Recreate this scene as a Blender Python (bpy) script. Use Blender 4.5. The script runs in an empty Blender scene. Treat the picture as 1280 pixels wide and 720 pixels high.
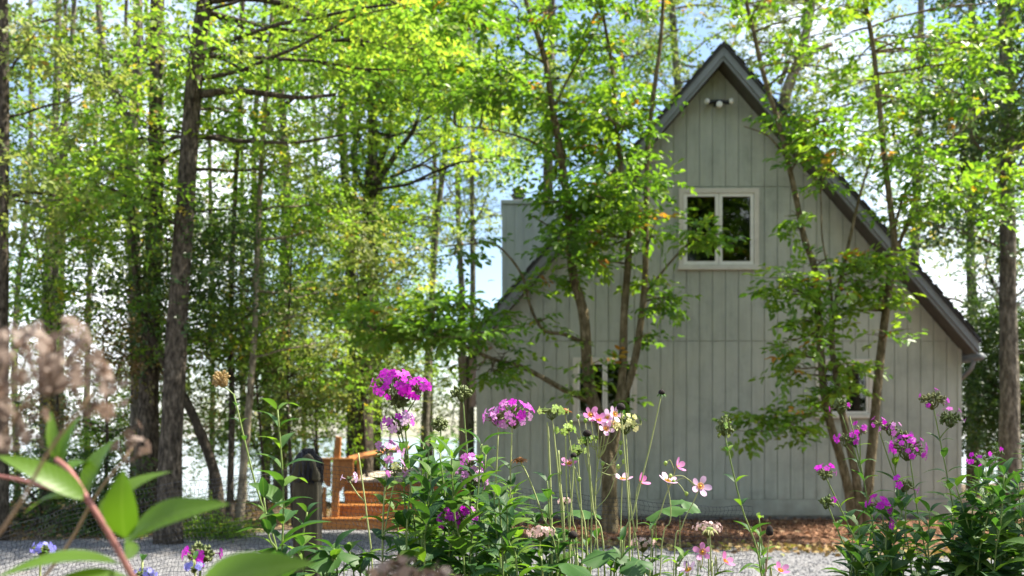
import bpy, math, random
import numpy as np
from mathutils import Vector, Matrix, Quaternion

R = math.radians
rnd = random.Random(7)
SC = bpy.context.scene
COL = SC.collection

# ---------------------------------------------------------------- camera, world, sun, exposure
H = 1.3            # eye height
FP = 1280 * 35 / 36.0   # focal length in photo pixels
HY = 547           # horizon row in the photo
cam_d = bpy.data.cameras.new('camera')
cam = bpy.data.objects.new('camera', cam_d)
COL.objects.link(cam)
cam.location = (0, 0, H)
cam.rotation_euler = (R(90), 0, 0)
cam_d.lens = 35
cam_d.sensor_width = 36
cam_d.shift_y = (HY - 360) / 1280.0
cam_d.clip_start = 0.05
cam_d.clip_end = 9000
cam_d.dof.use_dof = True
cam_d.dof.focus_distance = 2.75
cam_d.dof.aperture_fstop = 4.5
SC.camera = cam

SUN = Vector((0.54, 0.13, 0.80)).normalized()
world = bpy.data.worlds.new('World')
SC.world = world
world.use_nodes = True
wn = world.node_tree.nodes
wl = world.node_tree.links
wn.clear()
w_out = wn.new('ShaderNodeOutputWorld')
w_bg = wn.new('ShaderNodeBackground')
w_sky = wn.new('ShaderNodeTexSky')
w_sky.sky_type = 'NISHITA'
w_sky.sun_disc = False
w_sky.sun_elevation = math.asin(SUN.z)
w_sky.sun_rotation = math.atan2(SUN.x, SUN.y)
w_sky.air_density = 1.0
w_sky.dust_density = 0.8
w_bg.inputs['Strength'].default_value = 0.085
w_tc = wn.new('ShaderNodeTexCoord')
w_no = wn.new('ShaderNodeTexNoise')
w_no.inputs['Scale'].default_value = 2.6
w_no.inputs['Detail'].default_value = 7
w_rp = wn.new('ShaderNodeValToRGB')
w_rp.color_ramp.elements[0].position = 0.50
w_rp.color_ramp.elements[1].position = 0.68
w_mx = wn.new('ShaderNodeMix')
w_mx.data_type = 'RGBA'
w_mx.inputs[7].default_value = (9.5, 9.7, 10, 1)      # thin bright cloud
wl.new(w_tc.outputs['Generated'], w_no.inputs['Vector'])
wl.new(w_no.outputs['Fac'], w_rp.inputs['Fac'])
wl.new(w_rp.outputs['Color'], w_mx.inputs[0])
wl.new(w_sky.outputs['Color'], w_mx.inputs[6])
wl.new(w_mx.outputs[2], w_bg.inputs['Color'])
wl.new(w_bg.outputs['Background'], w_out.inputs['Surface'])

sun_d = bpy.data.lights.new('sun', 'SUN')
sun_d.energy = 5.0
sun_d.angle = R(0.53)
sun_d.color = (1.0, 0.93, 0.80)
sun = bpy.data.objects.new('sun', sun_d)
COL.objects.link(sun)
sun.rotation_euler = SUN.to_track_quat('Z', 'Y').to_euler()
sun.location = (20, 20, 30)

SC.view_settings.view_transform = 'Standard'
SC.view_settings.look = 'None'
SC.view_settings.exposure = 1.75
SC.view_settings.gamma = 1.0
SC.view_settings.use_curve_mapping = False
SC.render.engine = 'CYCLES'
SC.cycles.use_denoising = True
SC.cycles.max_bounces = 8
SC.cycles.diffuse_bounces = 4
SC.cycles.glossy_bounces = 3
SC.cycles.transmission_bounces = 5
SC.cycles.transparent_max_bounces = 8
SC.cycles.sample_clamp_indirect = 6
SC.cycles.caustics_reflective = False
SC.cycles.caustics_refractive = False


def P(px, py, Y):
    """world point seen at photo pixel (px, py) at distance Y"""
    return Vector(((px - 640) / FP * Y, Y, H + (HY - py) / FP * Y))


# ---------------------------------------------------------------- materials
def nd(m, t, **kw):
    n = m.node_tree.nodes.new(t)
    for k, v in kw.items():
        if k in n.inputs:
            n.inputs[k].default_value = v
        else:
            setattr(n, k, v)
    return n


def ramp(m, fac, stops):
    r = nd(m, 'ShaderNodeValToRGB')
    e = r.color_ramp.elements
    while len(e) < len(stops):
        e.new(0.5)
    for el, (p, c) in zip(e, stops):
        el.position = p
        el.color = (*c, 1)
    m.node_tree.links.new(fac, r.inputs['Fac'])
    return r.outputs['Color']


def base_mat(name, rough=0.7, spec=0.3):
    m = bpy.data.materials.new(name)
    m.use_nodes = True
    b = m.node_tree.nodes['Principled BSDF']
    b.inputs['Roughness'].default_value = rough
    b.inputs['Specular IOR Level'].default_value = spec
    return m, b


def noise_mat(name, stops, scale=8, rough=0.7, spec=0.3, stretch=(1, 1, 1), bump=0.0, bscale=None, detail=6, dist=0.02, rand=0.0):
    m, b = base_mat(name, rough, spec)
    L = m.node_tree.links
    tc = nd(m, 'ShaderNodeTexCoord')
    mp = nd(m, 'ShaderNodeMapping')
    mp.inputs['Scale'].default_value = stretch
    L.new(tc.outputs['Object'], mp.inputs['Vector'])
    n = nd(m, 'ShaderNodeTexNoise', Scale=scale, Detail=detail, Roughness=0.62)
    L.new(mp.outputs['Vector'], n.inputs['Vector'])
    fac = n.outputs['Fac']
    if rand:
        oi = nd(m, 'ShaderNodeObjectInfo')
        ma = nd(m, 'ShaderNodeMath', operation='MULTIPLY_ADD')
        ma.inputs[1].default_value = rand
        L.new(oi.outputs['Random'], ma.inputs[0])
        L.new(n.outputs['Fac'], ma.inputs[2])
        mb = nd(m, 'ShaderNodeMath', operation='SUBTRACT')
        mb.inputs[1].default_value = rand / 2
        L.new(ma.outputs[0], mb.inputs[0])
        fac = mb.outputs[0]
    L.new(ramp(m, fac, stops), b.inputs['Base Color'])
    if bump:
        n2 = nd(m, 'ShaderNodeTexNoise', Scale=bscale or scale * 3, Detail=5)
        L.new(mp.outputs['Vector'], n2.inputs['Vector'])
        bp = nd(m, 'ShaderNodeBump', Strength=bump, Distance=dist)
        L.new(n2.outputs['Fac'], bp.inputs['Height'])
        L.new(bp.outputs['Normal'], b.inputs['Normal'])
    return m


def add_translucent(m, b, colsock, amount, gain=(1.2, 1.25, 0.5)):
    L = m.node_tree.links
    out = m.node_tree.nodes['Material Output']
    tr = nd(m, 'ShaderNodeBsdfTranslucent')
    mul = nd(m, 'ShaderNodeMix', data_type='RGBA', blend_type='MULTIPLY')
    mul.inputs[0].default_value = 1
    mul.inputs[7].default_value = (*gain, 1)
    L.new(colsock, mul.inputs[6])
    L.new(mul.outputs[2], tr.inputs['Color'])
    mx = nd(m, 'ShaderNodeMixShader')
    mx.inputs[0].default_value = amount
    L.new(b.outputs[0], mx.inputs[1])
    L.new(tr.outputs[0], mx.inputs[2])
    L.new(mx.outputs[0], out.inputs['Surface'])


def crown_mat(name, stops, trans=0.5, gain=(1.5, 1.5, 0.6), rough=0.45, spec=0.35):
    m, b = base_mat(name, rough, spec)
    at = nd(m, 'ShaderNodeAttribute', attribute_name='tint')
    c = ramp(m, at.outputs['Fac'], stops)
    m.node_tree.links.new(c, b.inputs['Base Color'])
    add_translucent(m, b, c, trans, gain)
    return m


def leaf_mat(name, stops, vein=(0.16, 0.22, 0.06), trans=0.42, gain=(1.35, 1.5, 0.45), rough=0.42, spec=0.4, side=0.3):
    """single leaves and petals that share a mesh: colour by object random, a midrib and side veins"""
    m, b = base_mat(name, rough, spec)
    L = m.node_tree.links
    oi = nd(m, 'ShaderNodeObjectInfo')
    c = ramp(m, oi.outputs['Random'], stops)
    tc = nd(m, 'ShaderNodeTexCoord')
    sp = nd(m, 'ShaderNodeSeparateXYZ')
    L.new(tc.outputs['Object'], sp.inputs[0])
    ab = nd(m, 'ShaderNodeMath', operation='ABSOLUTE')
    L.new(sp.outputs['X'], ab.inputs[0])
    mr = nd(m, 'ShaderNodeMapRange')
    mr.inputs['From Min'].default_value = 0.006
    mr.inputs['From Max'].default_value = 0.022
    mr.inputs['To Min'].default_value = 0.6
    mr.inputs['To Max'].default_value = 0.0
    L.new(ab.outputs[0], mr.inputs['Value'])
    # side veins: stripes in y - |x|
    sb = nd(m, 'ShaderNodeMath', operation='SUBTRACT')
    L.new(sp.outputs['Y'], sb.inputs[0])
    L.new(ab.outputs[0], sb.inputs[1])
    ml = nd(m, 'ShaderNodeMath', operation='MULTIPLY')
    ml.inputs[1].default_value = 75
    L.new(sb.outputs[0], ml.inputs[0])
    sn = nd(m, 'ShaderNodeMath', operation='SINE')
    L.new(ml.outputs[0], sn.inputs[0])
    pw = nd(m, 'ShaderNodeMapRange')
    pw.inputs['From Min'].default_value = 0.8
    pw.inputs['From Max'].default_value = 1.0
    pw.inputs['To Max'].default_value = side
    L.new(sn.outputs[0], pw.inputs['Value'])
    mxm = nd(m, 'ShaderNodeMath', operation='MAXIMUM')
    L.new(mr.outputs[0], mxm.inputs[0])
    L.new(pw.outputs[0], mxm.inputs[1])
    mix = nd(m, 'ShaderNodeMix', data_type='RGBA')
    mix.inputs[7].default_value = (*vein, 1)
    L.new(mxm.outputs[0], mix.inputs[0])
    L.new(c, mix.inputs[6])
    col = mix.outputs[2]
    L.new(col, b.inputs['Base Color'])
    bp = nd(m, 'ShaderNodeBump', Strength=side, Distance=0.003)
    L.new(sn.outputs[0], bp.inputs['Height'])
    L.new(bp.outputs['Normal'], b.inputs['Normal'])
    add_translucent(m, b, col, trans, gain)
    return m


M = {}
M['siding'] = noise_mat('siding_paint', [(0.25, (0.295, 0.312, 0.268)), (0.5, (0.350, 0.368, 0.320)), (0.8, (0.398, 0.415, 0.363))],
                        scale=3.0, stretch=(3, 3, 0.5), rough=0.75, bump=0.25, bscale=30, dist=0.004, rand=0.14)
M['trim_grey'] = noise_mat('trim_paint', [(0.3, (0.15, 0.165, 0.175)), (0.7, (0.20, 0.215, 0.225))], scale=4, rough=0.65, bump=0.1)
M['chase'] = noise_mat('chimney_paint', [(0.3, (0.34, 0.37, 0.38)), (0.7, (0.42, 0.45, 0.46))], scale=2, stretch=(2, 2, .5), rough=0.7, rand=0.1)
M['soffit'] = noise_mat('soffit_wood', [(0.3, (0.07, 0.068, 0.062)), (0.7, (0.11, 0.105, 0.095))], scale=5, rough=0.8)
M['shingle'] = noise_mat('roof_shingle', [(0.3, (0.025, 0.026, 0.028)), (0.7, (0.06, 0.06, 0.062))], scale=30, rough=0.9, bump=0.6)
M['window_frame'] = noise_mat('window_vinyl', [(0.3, (0.60, 0.585, 0.53)), (0.7, (0.72, 0.705, 0.65))], scale=6, rough=0.5)
M['trim_cream'] = noise_mat('window_trim', [(0.3, (0.46, 0.43, 0.37)), (0.7, (0.58, 0.55, 0.48))], scale=6, rough=0.65)
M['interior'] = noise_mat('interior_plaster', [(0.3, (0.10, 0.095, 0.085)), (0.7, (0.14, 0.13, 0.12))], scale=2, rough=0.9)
M['foundation'] = noise_mat('concrete_block', [(0.3, (0.12, 0.11, 0.10)), (0.7, (0.22, 0.21, 0.19))], scale=12, rough=0.95, bump=0.4)
M['black_metal'] = noise_mat('black_metal', [(0.3, (0.012, 0.013, 0.016)), (0.7, (0.03, 0.032, 0.038))], scale=10, rough=0.45, spec=0.5)
M['lamp_white'] = noise_mat('lamp_white', [(0.3, (0.66, 0.65, 0.62)), (0.7, (0.76, 0.75, 0.72))], scale=10, rough=0.4)
M['stain'] = noise_mat('orange_stained_wood', [(0.25, (0.22, 0.078, 0.018)), (0.55, (0.35, 0.14, 0.032)), (0.85, (0.46, 0.22, 0.07))],
                       scale=3, stretch=(8, 1, 8), rough=0.55, bump=0.2, bscale=14, dist=0.004, rand=0.25)
M['grey_deck'] = noise_mat('weathered_deck', [(0.3, (0.33, 0.27, 0.225)), (0.7, (0.46, 0.39, 0.33))], scale=4, stretch=(8, 1, 8), rough=0.6, bump=0.2, rand=0.2)
M['grey_wood'] = noise_mat('weathered_wood', [(0.25, (0.10, 0.08, 0.055)), (0.55, (0.19, 0.155, 0.115)), (0.85, (0.28, 0.24, 0.19))],
                           scale=6, stretch=(6, 6, 0.7), rough=0.85, bump=0.5, bscale=18, dist=0.006)
M['post_wood'] = noise_mat('mossy_post_wood', [(0.25, (0.022, 0.02, 0.013)), (0.55, (0.055, 0.050, 0.032)), (0.85, (0.11, 0.10, 0.068))],
                           scale=7, stretch=(6, 6, 0.7), rough=0.9, bump=0.6, bscale=18, dist=0.006)
M['corrugated'] = noise_mat('brown_downspout', [(0.3, (0.19, 0.14, 0.115)), (0.7, (0.28, 0.21, 0.175))], scale=8, rough=0.6)
M['net'] = noise_mat('net_plastic', [(0.3, (0.008, 0.009, 0.013)), (0.7, (0.018, 0.02, 0.026))], scale=10, rough=0.5, spec=0.4)


def bark(name, stops, scale=10):
    m = noise_mat(name, stops, scale=scale, stretch=(2.4, 2.4, 0.9), rough=0.92, spec=0.15, bump=1.0, bscale=scale * 1.8, dist=0.04)
    return m


M['bark_brown'] = bark('bark_brown', [(0.32, (0.018, 0.015, 0.011)), (0.5, (0.068, 0.056, 0.042)), (0.70, (0.18, 0.15, 0.115))])
M['bark_grey'] = bark('bark_grey', [(0.30, (0.04, 0.035, 0.027)), (0.5, (0.135, 0.12, 0.092)), (0.72, (0.29, 0.26, 0.205))], 7)
M['bark_dark'] = bark('bark_dark', [(0.28, (0.022, 0.017, 0.012)), (0.52, (0.062, 0.05, 0.037)), (0.78, (0.13, 0.105, 0.08))])
M['bark_pale'] = bark('bark_pale', [(0.30, (0.075, 0.062, 0.042)), (0.5, (0.20, 0.17, 0.12)), (0.72, (0.37, 0.32, 0.24))], 7)

M['bark_moss'] = bark('bark_moss', [(0.30, (0.045, 0.036, 0.018)), (0.5, (0.12, 0.096, 0.05)), (0.72, (0.25, 0.205, 0.125))], 8)
M['crown_lime'] = crown_mat('leaves_lime', [(0.0, (0.07, 0.145, 0.022)), (0.5, (0.135, 0.235, 0.035)), (0.92, (0.25, 0.31, 0.045)), (1.0, (0.38, 0.28, 0.05))], 0.58, gain=(1.7, 1.8, .9))
M['crown_mid'] = crown_mat('leaves_mid', [(0.0, (0.042, 0.095, 0.016)), (0.5, (0.085, 0.165, 0.022)), (0.9, (0.16, 0.23, 0.028)), (1.0, (0.34, 0.25, 0.03))], 0.55, gain=(1.8, 1.8, .7))
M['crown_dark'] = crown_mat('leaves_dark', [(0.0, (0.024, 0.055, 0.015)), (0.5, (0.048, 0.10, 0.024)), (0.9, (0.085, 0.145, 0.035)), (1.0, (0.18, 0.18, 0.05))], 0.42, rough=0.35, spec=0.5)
M['crown_olive'] = crown_mat('leaves_olive', [(0.0, (0.07, 0.105, 0.035)), (0.5, (0.14, 0.18, 0.06)), (0.88, (0.24, 0.26, 0.10)), (1.0, (0.34, 0.20, 0.06))], 0.5, gain=(1.6, 1.7, .8))
M['crown_dry'] = crown_mat('leaves_dry', [(0.0, (0.14, 0.085, 0.045)), (0.5, (0.22, 0.145, 0.085)), (0.8, (0.16, 0.17, 0.05)), (1.0, (0.30, 0.20, 0.12))], 0.4)
M['crown_front'] = crown_mat('leaves_front', [(0.0, (0.06, 0.14, 0.02)), (0.5, (0.11, 0.225, 0.03)), (0.9, (0.19, 0.29, 0.035)), (0.97, (0.36, 0.30, 0.03)), (1.0, (0.36, 0.17, 0.03))], 0.5, gain=(1.6, 1.6, .6), rough=0.4, spec=0.45)
M['tree_leaf'] = leaf_mat('tree_leaf', [(0.0, (0.05, 0.12, 0.018)), (0.5, (0.09, 0.19, 0.026)), (0.93, (0.16, 0.25, 0.03)), (1.0, (0.36, 0.28, 0.03))], trans=0.45)
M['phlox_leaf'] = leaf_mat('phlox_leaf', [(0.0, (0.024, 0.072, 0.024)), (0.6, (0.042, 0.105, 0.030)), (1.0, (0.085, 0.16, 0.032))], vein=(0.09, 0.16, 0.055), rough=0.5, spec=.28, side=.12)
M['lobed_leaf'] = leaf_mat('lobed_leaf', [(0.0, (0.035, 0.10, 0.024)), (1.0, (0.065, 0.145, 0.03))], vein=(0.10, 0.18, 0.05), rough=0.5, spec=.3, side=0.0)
M['phlox_leaf_lit'] = leaf_mat('phlox_leaf_sunlit', [(0.0, (0.075, 0.16, 0.028)), (1.0, (0.14, 0.23, 0.035))], vein=(0.16, 0.25, 0.07), trans=0.5, rough=.5, spec=.28, side=.12)  # brighter copy of the phlox leaf, sunlight put into its colour
M['near_leaf'] = leaf_mat('near_leaf', [(0.0, (0.085, 0.19, 0.022)), (1.0, (0.13, 0.235, 0.03))], vein=(0.15, 0.26, 0.06), trans=0.55, gain=(1.5, 1.55, .4), side=.06)
M['stem_green'] = noise_mat('stem_green', [(0.3, (0.10, 0.16, 0.04)), (0.7, (0.19, 0.25, 0.07))], scale=20, rough=0.6)
M['stem_pale'] = noise_mat('stem_pale', [(0.3, (0.24, 0.29, 0.10)), (0.7, (0.36, 0.40, 0.17))], scale=20, rough=0.6)
M['stem_red'] = noise_mat('stem_red', [(0.3, (0.26, 0.10, 0.09)), (0.7, (0.37, 0.17, 0.14))], scale=20, rough=0.55)
M['stem_tan'] = noise_mat('stem_tan', [(0.3, (0.26, 0.18, 0.11)), (0.7, (0.38, 0.28, 0.18))], scale=20, rough=0.7)


def petal_mat(name, stops, trans=0.35, gain=(1.1, 1.0, 1.1)):
    m, b = base_mat(name, 0.5, 0.25)
    oi = nd(m, 'ShaderNodeObjectInfo')
    c = ramp(m, oi.outputs['Random'], stops)
    m.node_tree.links.new(c, b.inputs['Base Color'])
    add_translucent(m, b, c, trans, gain)
    return m


M['magenta'] = petal_mat('petal_magenta', [(0.0, (0.40, 0.008, 0.38)), (0.6, (0.48, 0.016, 0.47)), (1.0, (0.56, 0.05, 0.55))])
M['orchid'] = petal_mat('petal_orchid', [(0.0, (0.50, 0.10, 0.48)), (0.6, (0.58, 0.20, 0.56)), (1.0, (0.66, 0.36, 0.64))])
M['pale_pink'] = petal_mat('petal_pale_pink', [(0.0, (0.64, 0.38, 0.60)), (1.0, (0.78, 0.60, 0.74))])
M['rose'] = petal_mat('petal_rose', [(0.0, (0.58, 0.16, 0.42)), (1.0, (0.68, 0.30, 0.54))])
M['blush'] = petal_mat('petal_blush', [(0.0, (0.58, 0.40, 0.38)), (1.0, (0.70, 0.54, 0.50))])
M['yellow'] = petal_mat('stamen_yellow', [(0.0, (0.70, 0.38, 0.02)), (1.0, (0.75, 0.48, 0.04))])
M['cream_green'] = petal_mat('petal_cream_green', [(0.0, (0.52, 0.55, 0.20)), (1.0, (0.66, 0.66, 0.32))])
M['apple'] = petal_mat('petal_apple_green', [(0.0, (0.22, 0.38, 0.06)), (1.0, (0.42, 0.55, 0.16))])
M['bud'] = petal_mat('bud_green', [(0.0, (0.13, 0.18, 0.055)), (0.7, (0.19, 0.23, 0.085)), (1.0, (0.20, 0.18, 0.09))])
M['blue'] = petal_mat('petal_blue', [(0.0, (0.20, 0.20, 0.62)), (1.0, (0.30, 0.30, 0.74))])
M['brown_petal'] = petal_mat('petal_brown', [(0.0, (0.20, 0.075, 0.025)), (1.0, (0.34, 0.16, 0.05))])
M['seed_black'] = noise_mat('seed_black', [(0.3, (0.008, 0.006, 0.006)), (0.7, (0.025, 0.018, 0.016))], scale=300, rough=0.9, bump=0.8, bscale=500, dist=0.002)
M['dry_petal'] = petal_mat('petal_dry', [(0.0, (0.17, 0.125, 0.10)), (1.0, (0.31, 0.245, 0.205))], gain=(1.2, 1.05, .95))
M['dry_tan'] = petal_mat('seed_tan', [(0.0, (0.34, 0.24, 0.10)), (1.0, (0.46, 0.35, 0.17))], gain=(1, 0.9, 0.7))


def glass_mat():
    m = bpy.data.materials.new('window_glass')
    m.use_nodes = True
    n = m.node_tree.nodes
    n.clear()
    L = m.node_tree.links
    o = n.new('ShaderNodeOutputMaterial')
    t = n.new('ShaderNodeBsdfTransparent')
    t.inputs['Color'].default_value = (0.75, 0.78, 0.76, 1)
    g = n.new('ShaderNodeBsdfGlossy')
    g.inputs['Roughness'].default_value = 0.01
    f = n.new('ShaderNodeFresnel')
    f.inputs['IOR'].default_value = 1.65
    x = n.new('ShaderNodeMixShader')
    L.new(f.outputs[0], x.inputs[0])
    L.new(t.outputs[0], x.inputs[1])
    L.new(g.outputs[0], x.inputs[2])
    L.new(x.outputs[0], o.inputs['Surface'])
    return m


M['glass'] = glass_mat()


def weather(m):
    """blotchy fading and rain splash of dirt low on the wall"""
    L = m.node_tree.links
    b = m.node_tree.nodes['Principled BSDF']
    src = b.inputs['Base Color'].links[0].from_socket
    tc = nd(m, 'ShaderNodeTexCoord')
    n = nd(m, 'ShaderNodeTexNoise', Scale=.9, Detail=8, Roughness=.7)
    L.new(tc.outputs['Object'], n.inputs['Vector'])
    c = ramp(m, n.outputs['Fac'], [(0.30, (.68, .72, .70)), (0.48, (.96, .97, .95)), (0.72, (1.14, 1.11, 1.05))])
    mu = nd(m, 'ShaderNodeMix', data_type='RGBA', blend_type='MULTIPLY')
    mu.inputs[0].default_value = 1
    L.new(src, mu.inputs[6])
    L.new(c, mu.inputs[7])
    sp = nd(m, 'ShaderNodeSeparateXYZ')
    L.new(tc.outputs['Object'], sp.inputs[0])
    n2 = nd(m, 'ShaderNodeTexNoise', Scale=5, Detail=6)
    L.new(tc.outputs['Object'], n2.inputs['Vector'])
    ad = nd(m, 'ShaderNodeMath', operation='MULTIPLY_ADD')
    ad.inputs[1].default_value = .9
    L.new(n2.outputs['Fac'], ad.inputs[0])
    L.new(sp.outputs['Z'], ad.inputs[2])
    mr = nd(m, 'ShaderNodeMapRange')
    mr.inputs['From Min'].default_value = .45
    mr.inputs['From Max'].default_value = .95
    mr.inputs['To Min'].default_value = .55
    mr.inputs['To Max'].default_value = 0
    L.new(ad.outputs[0], mr.inputs['Value'])
    mx = nd(m, 'ShaderNodeMix', data_type='RGBA')
    mx.inputs[7].default_value = (.17, .15, .12, 1)
    L.new(mr.outputs[0], mx.inputs[0])
    L.new(mu.outputs[2], mx.inputs[6])
    L.new(mx.outputs[2], b.inputs['Base Color'])


weather(M['siding'])

# ---------------------------------------------------------------- mesh helpers
class MB:
    def __init__(s):
        s.v, s.f = [], []

    def box(s, x0, x1, y0, y1, z0, z1):
        i = len(s.v)
        s.v += [(x, y, z) for z in (z0, z1) for y in (y0, y1) for x in (x0, x1)]
        s.f += [(i, i + 2, i + 3, i + 1), (i + 4, i + 5, i + 7, i + 6), (i, i + 1, i + 5, i + 4),
                (i + 2, i + 6, i + 7, i + 3), (i, i + 4, i + 6, i + 2), (i + 1, i + 3, i + 7, i + 5)]
        return s

    def prism(s, poly, y0, y1):
        """poly: (x, z) counter-clockwise seen from -Y"""
        i, n = len(s.v), len(poly)
        s.v += [(x, y0, z) for x, z in poly] + [(x, y1, z) for x, z in poly]
        s.f.append(tuple(i + k for k in range(n)))
        s.f.append(tuple(i + n + k for k in reversed(range(n))))
        for k in range(n):
            j = (k + 1) % n
            s.f.append((i + k, i + n + k, i + n + j, i + j))
        return s

    def tube(s, pts, rad, n=8, wob=0.0, rg=None, cap=True):
        pts = [Vector(p) for p in pts]
        if not hasattr(rad, '__len__'):
            rad = [rad] * len(pts)
        t0 = (pts[1] - pts[0]).normalized()
        a = Vector((0, 1, 0)) if abs(t0.y) < 0.8 else Vector((1, 0, 0))
        u = t0.cross(a).normalized()
        start = len(s.v)
        for k, p in enumerate(pts):
            t = (pts[min(k + 1, len(pts) - 1)] - pts[max(k - 1, 0)]).normalized()
            u = (u - t * u.dot(t)).normalized()
            w = t.cross(u)
            for j in range(n):
                an = 2 * math.pi * j / n
                rr = rad[k] * (1 + (rg.uniform(-wob, wob) if wob else 0))
                q = p + (u * math.cos(an) + w * math.sin(an)) * rr
                s.v.append(tuple(q))
        for k in range(len(pts) - 1):
            for j in range(n):
                a0 = start + k * n + j
                a1 = start + k * n + (j + 1) % n
                s.f.append((a0, a1, a1 + n, a0 + n))
        if cap:
            s.f.append(tuple(start + j for j in reversed(range(n))))
            e = start + (len(pts) - 1) * n
            s.f.append(tuple(e + j for j in range(n)))
        return s

    def lathe(s, c, prof, n=12):
        """profile (r, z) from bottom to top round the vertical through c"""
        st = len(s.v)
        for r, z in prof:
            for j in range(n):
                an = 2 * math.pi * j / n
                s.v.append((c[0] + r * math.cos(an), c[1] + r * math.sin(an), c[2] + z))
        for k in range(len(prof) - 1):
            for j in range(n):
                a0, a1 = st + k * n + j, st + k * n + (j + 1) % n
                s.f.append((a0, a1, a1 + n, a0 + n))
        s.f.append(tuple(st + j for j in reversed(range(n))))
        e = st + (len(prof) - 1) * n
        s.f.append(tuple(e + j for j in range(n)))
        return s

    def blob(s, c, r, sq=(1, 1, 1)):
        """small octahedron-like ball, 8 faces"""
        i = len(s.v)
        for d in ((1, 0, 0), (0, 1, 0), (-1, 0, 0), (0, -1, 0), (0, 0, 1), (0, 0, -1)):
            s.v.append((c[0] + d[0] * r * sq[0], c[1] + d[1] * r * sq[1], c[2] + d[2] * r * sq[2]))
        for k in range(4):
            s.f.append((i + k, i + (k + 1) % 4, i + 4))
            s.f.append((i + (k + 1) % 4, i + k, i + 5))
        return s

    def mesh(s, name, mat, smooth=False, off=(0, 0, 0)):
        me = bpy.data.meshes.new(name)
        o = off
        me.from_pydata([(a - o[0], b - o[1], c - o[2]) for a, b, c in s.v], [], s.f)
        me.materials.append(mat)
        if smooth:
            me.polygons.foreach_set('use_smooth', [True] * len(me.polygons))
        me.update()
        return me


def put(name, me, parent=None, mw=None):
    o = bpy.data.objects.new(name, me)
    COL.objects.link(o)
    if parent is not None:
        o.parent = parent
    if mw is not None:
        o.matrix_basis = mw
    return o


def thing(name, label, cat, loc=(0, 0, 0), group=None):
    o = bpy.data.objects.new(name, None)
    COL.objects.link(o)
    o.location = loc
    o.empty_display_size = 0.1
    tag(o, label, cat, group)
    return o


def tag(o, label=None, cat=None, group=None, kind=None):
    if label:
        o['label'] = label
    if cat:
        o['category'] = cat
    if group:
        o['group'] = group
    if kind:
        o['kind'] = kind
    return o


def root_loc(o):
    while o.parent is not None:
        o = o.parent
    return o.location


def part(name, mb, mat, parent, smooth=False):
    """mesh given in world coordinates, linked as a child of parent (whose root carries only a location)"""
    return put(name, mb.mesh(name, mat, smooth, tuple(root_loc(parent))), parent)


def bevel(o, w=0.006, seg=2):
    m = o.modifiers.new('bevel', 'BEVEL')
    m.width = w
    m.segments = seg
    m.limit_method = 'ANGLE'
    return o


def frame(pos, d, nrm, scale=1.0, origin=(0, 0, 0)):
    """matrix with local +Y along d and local +Z near nrm"""
    y = Vector(d).normalized()
    z = Vector(nrm)
    z = z - y * z.dot(y)
    if z.length < 1e-4:
        z = y.orthogonal()
    z.normalize()
    x = y.cross(z)
    if hasattr(scale, '__len__'):
        sx, sy, sz = scale
    else:
        sx = sy = sz = scale
    p = Vector(pos) - Vector(origin)
    return Matrix(((x.x * sx, y.x * sy, z.x * sz, p.x), (x.y * sx, y.y * sy, z.y * sz, p.y),
                   (x.z * sx, y.z * sy, z.z * sz, p.z), (0, 0, 0, 1)))


def smooth_path(pts, n=4):
    """Catmull-Rom through the points"""
    pts = [Vector(p) for p in pts]
    if len(pts) < 3:
        return pts
    q = [pts[0] * 2 - pts[1]] + pts + [pts[-1] * 2 - pts[-2]]
    out = []
    for i in range(1, len(q) - 2):
        for k in range(n):
            t = k / n
            a, b, c, d = q[i - 1], q[i], q[i + 1], q[i + 2]
            out.append(0.5 * (2 * b + (c - a) * t + (2 * a - 5 * b + 4 * c - d) * t * t + (3 * b - a - 3 * c + d) * t ** 3))
    out.append(pts[-1])
    return out


# ---------------------------------------------------------------- foliage helpers (numpy)
rng = np.random.default_rng(11)


def unit(a):
    return a / np.maximum(np.linalg.norm(a, axis=1, keepdims=True), 1e-6)


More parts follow.
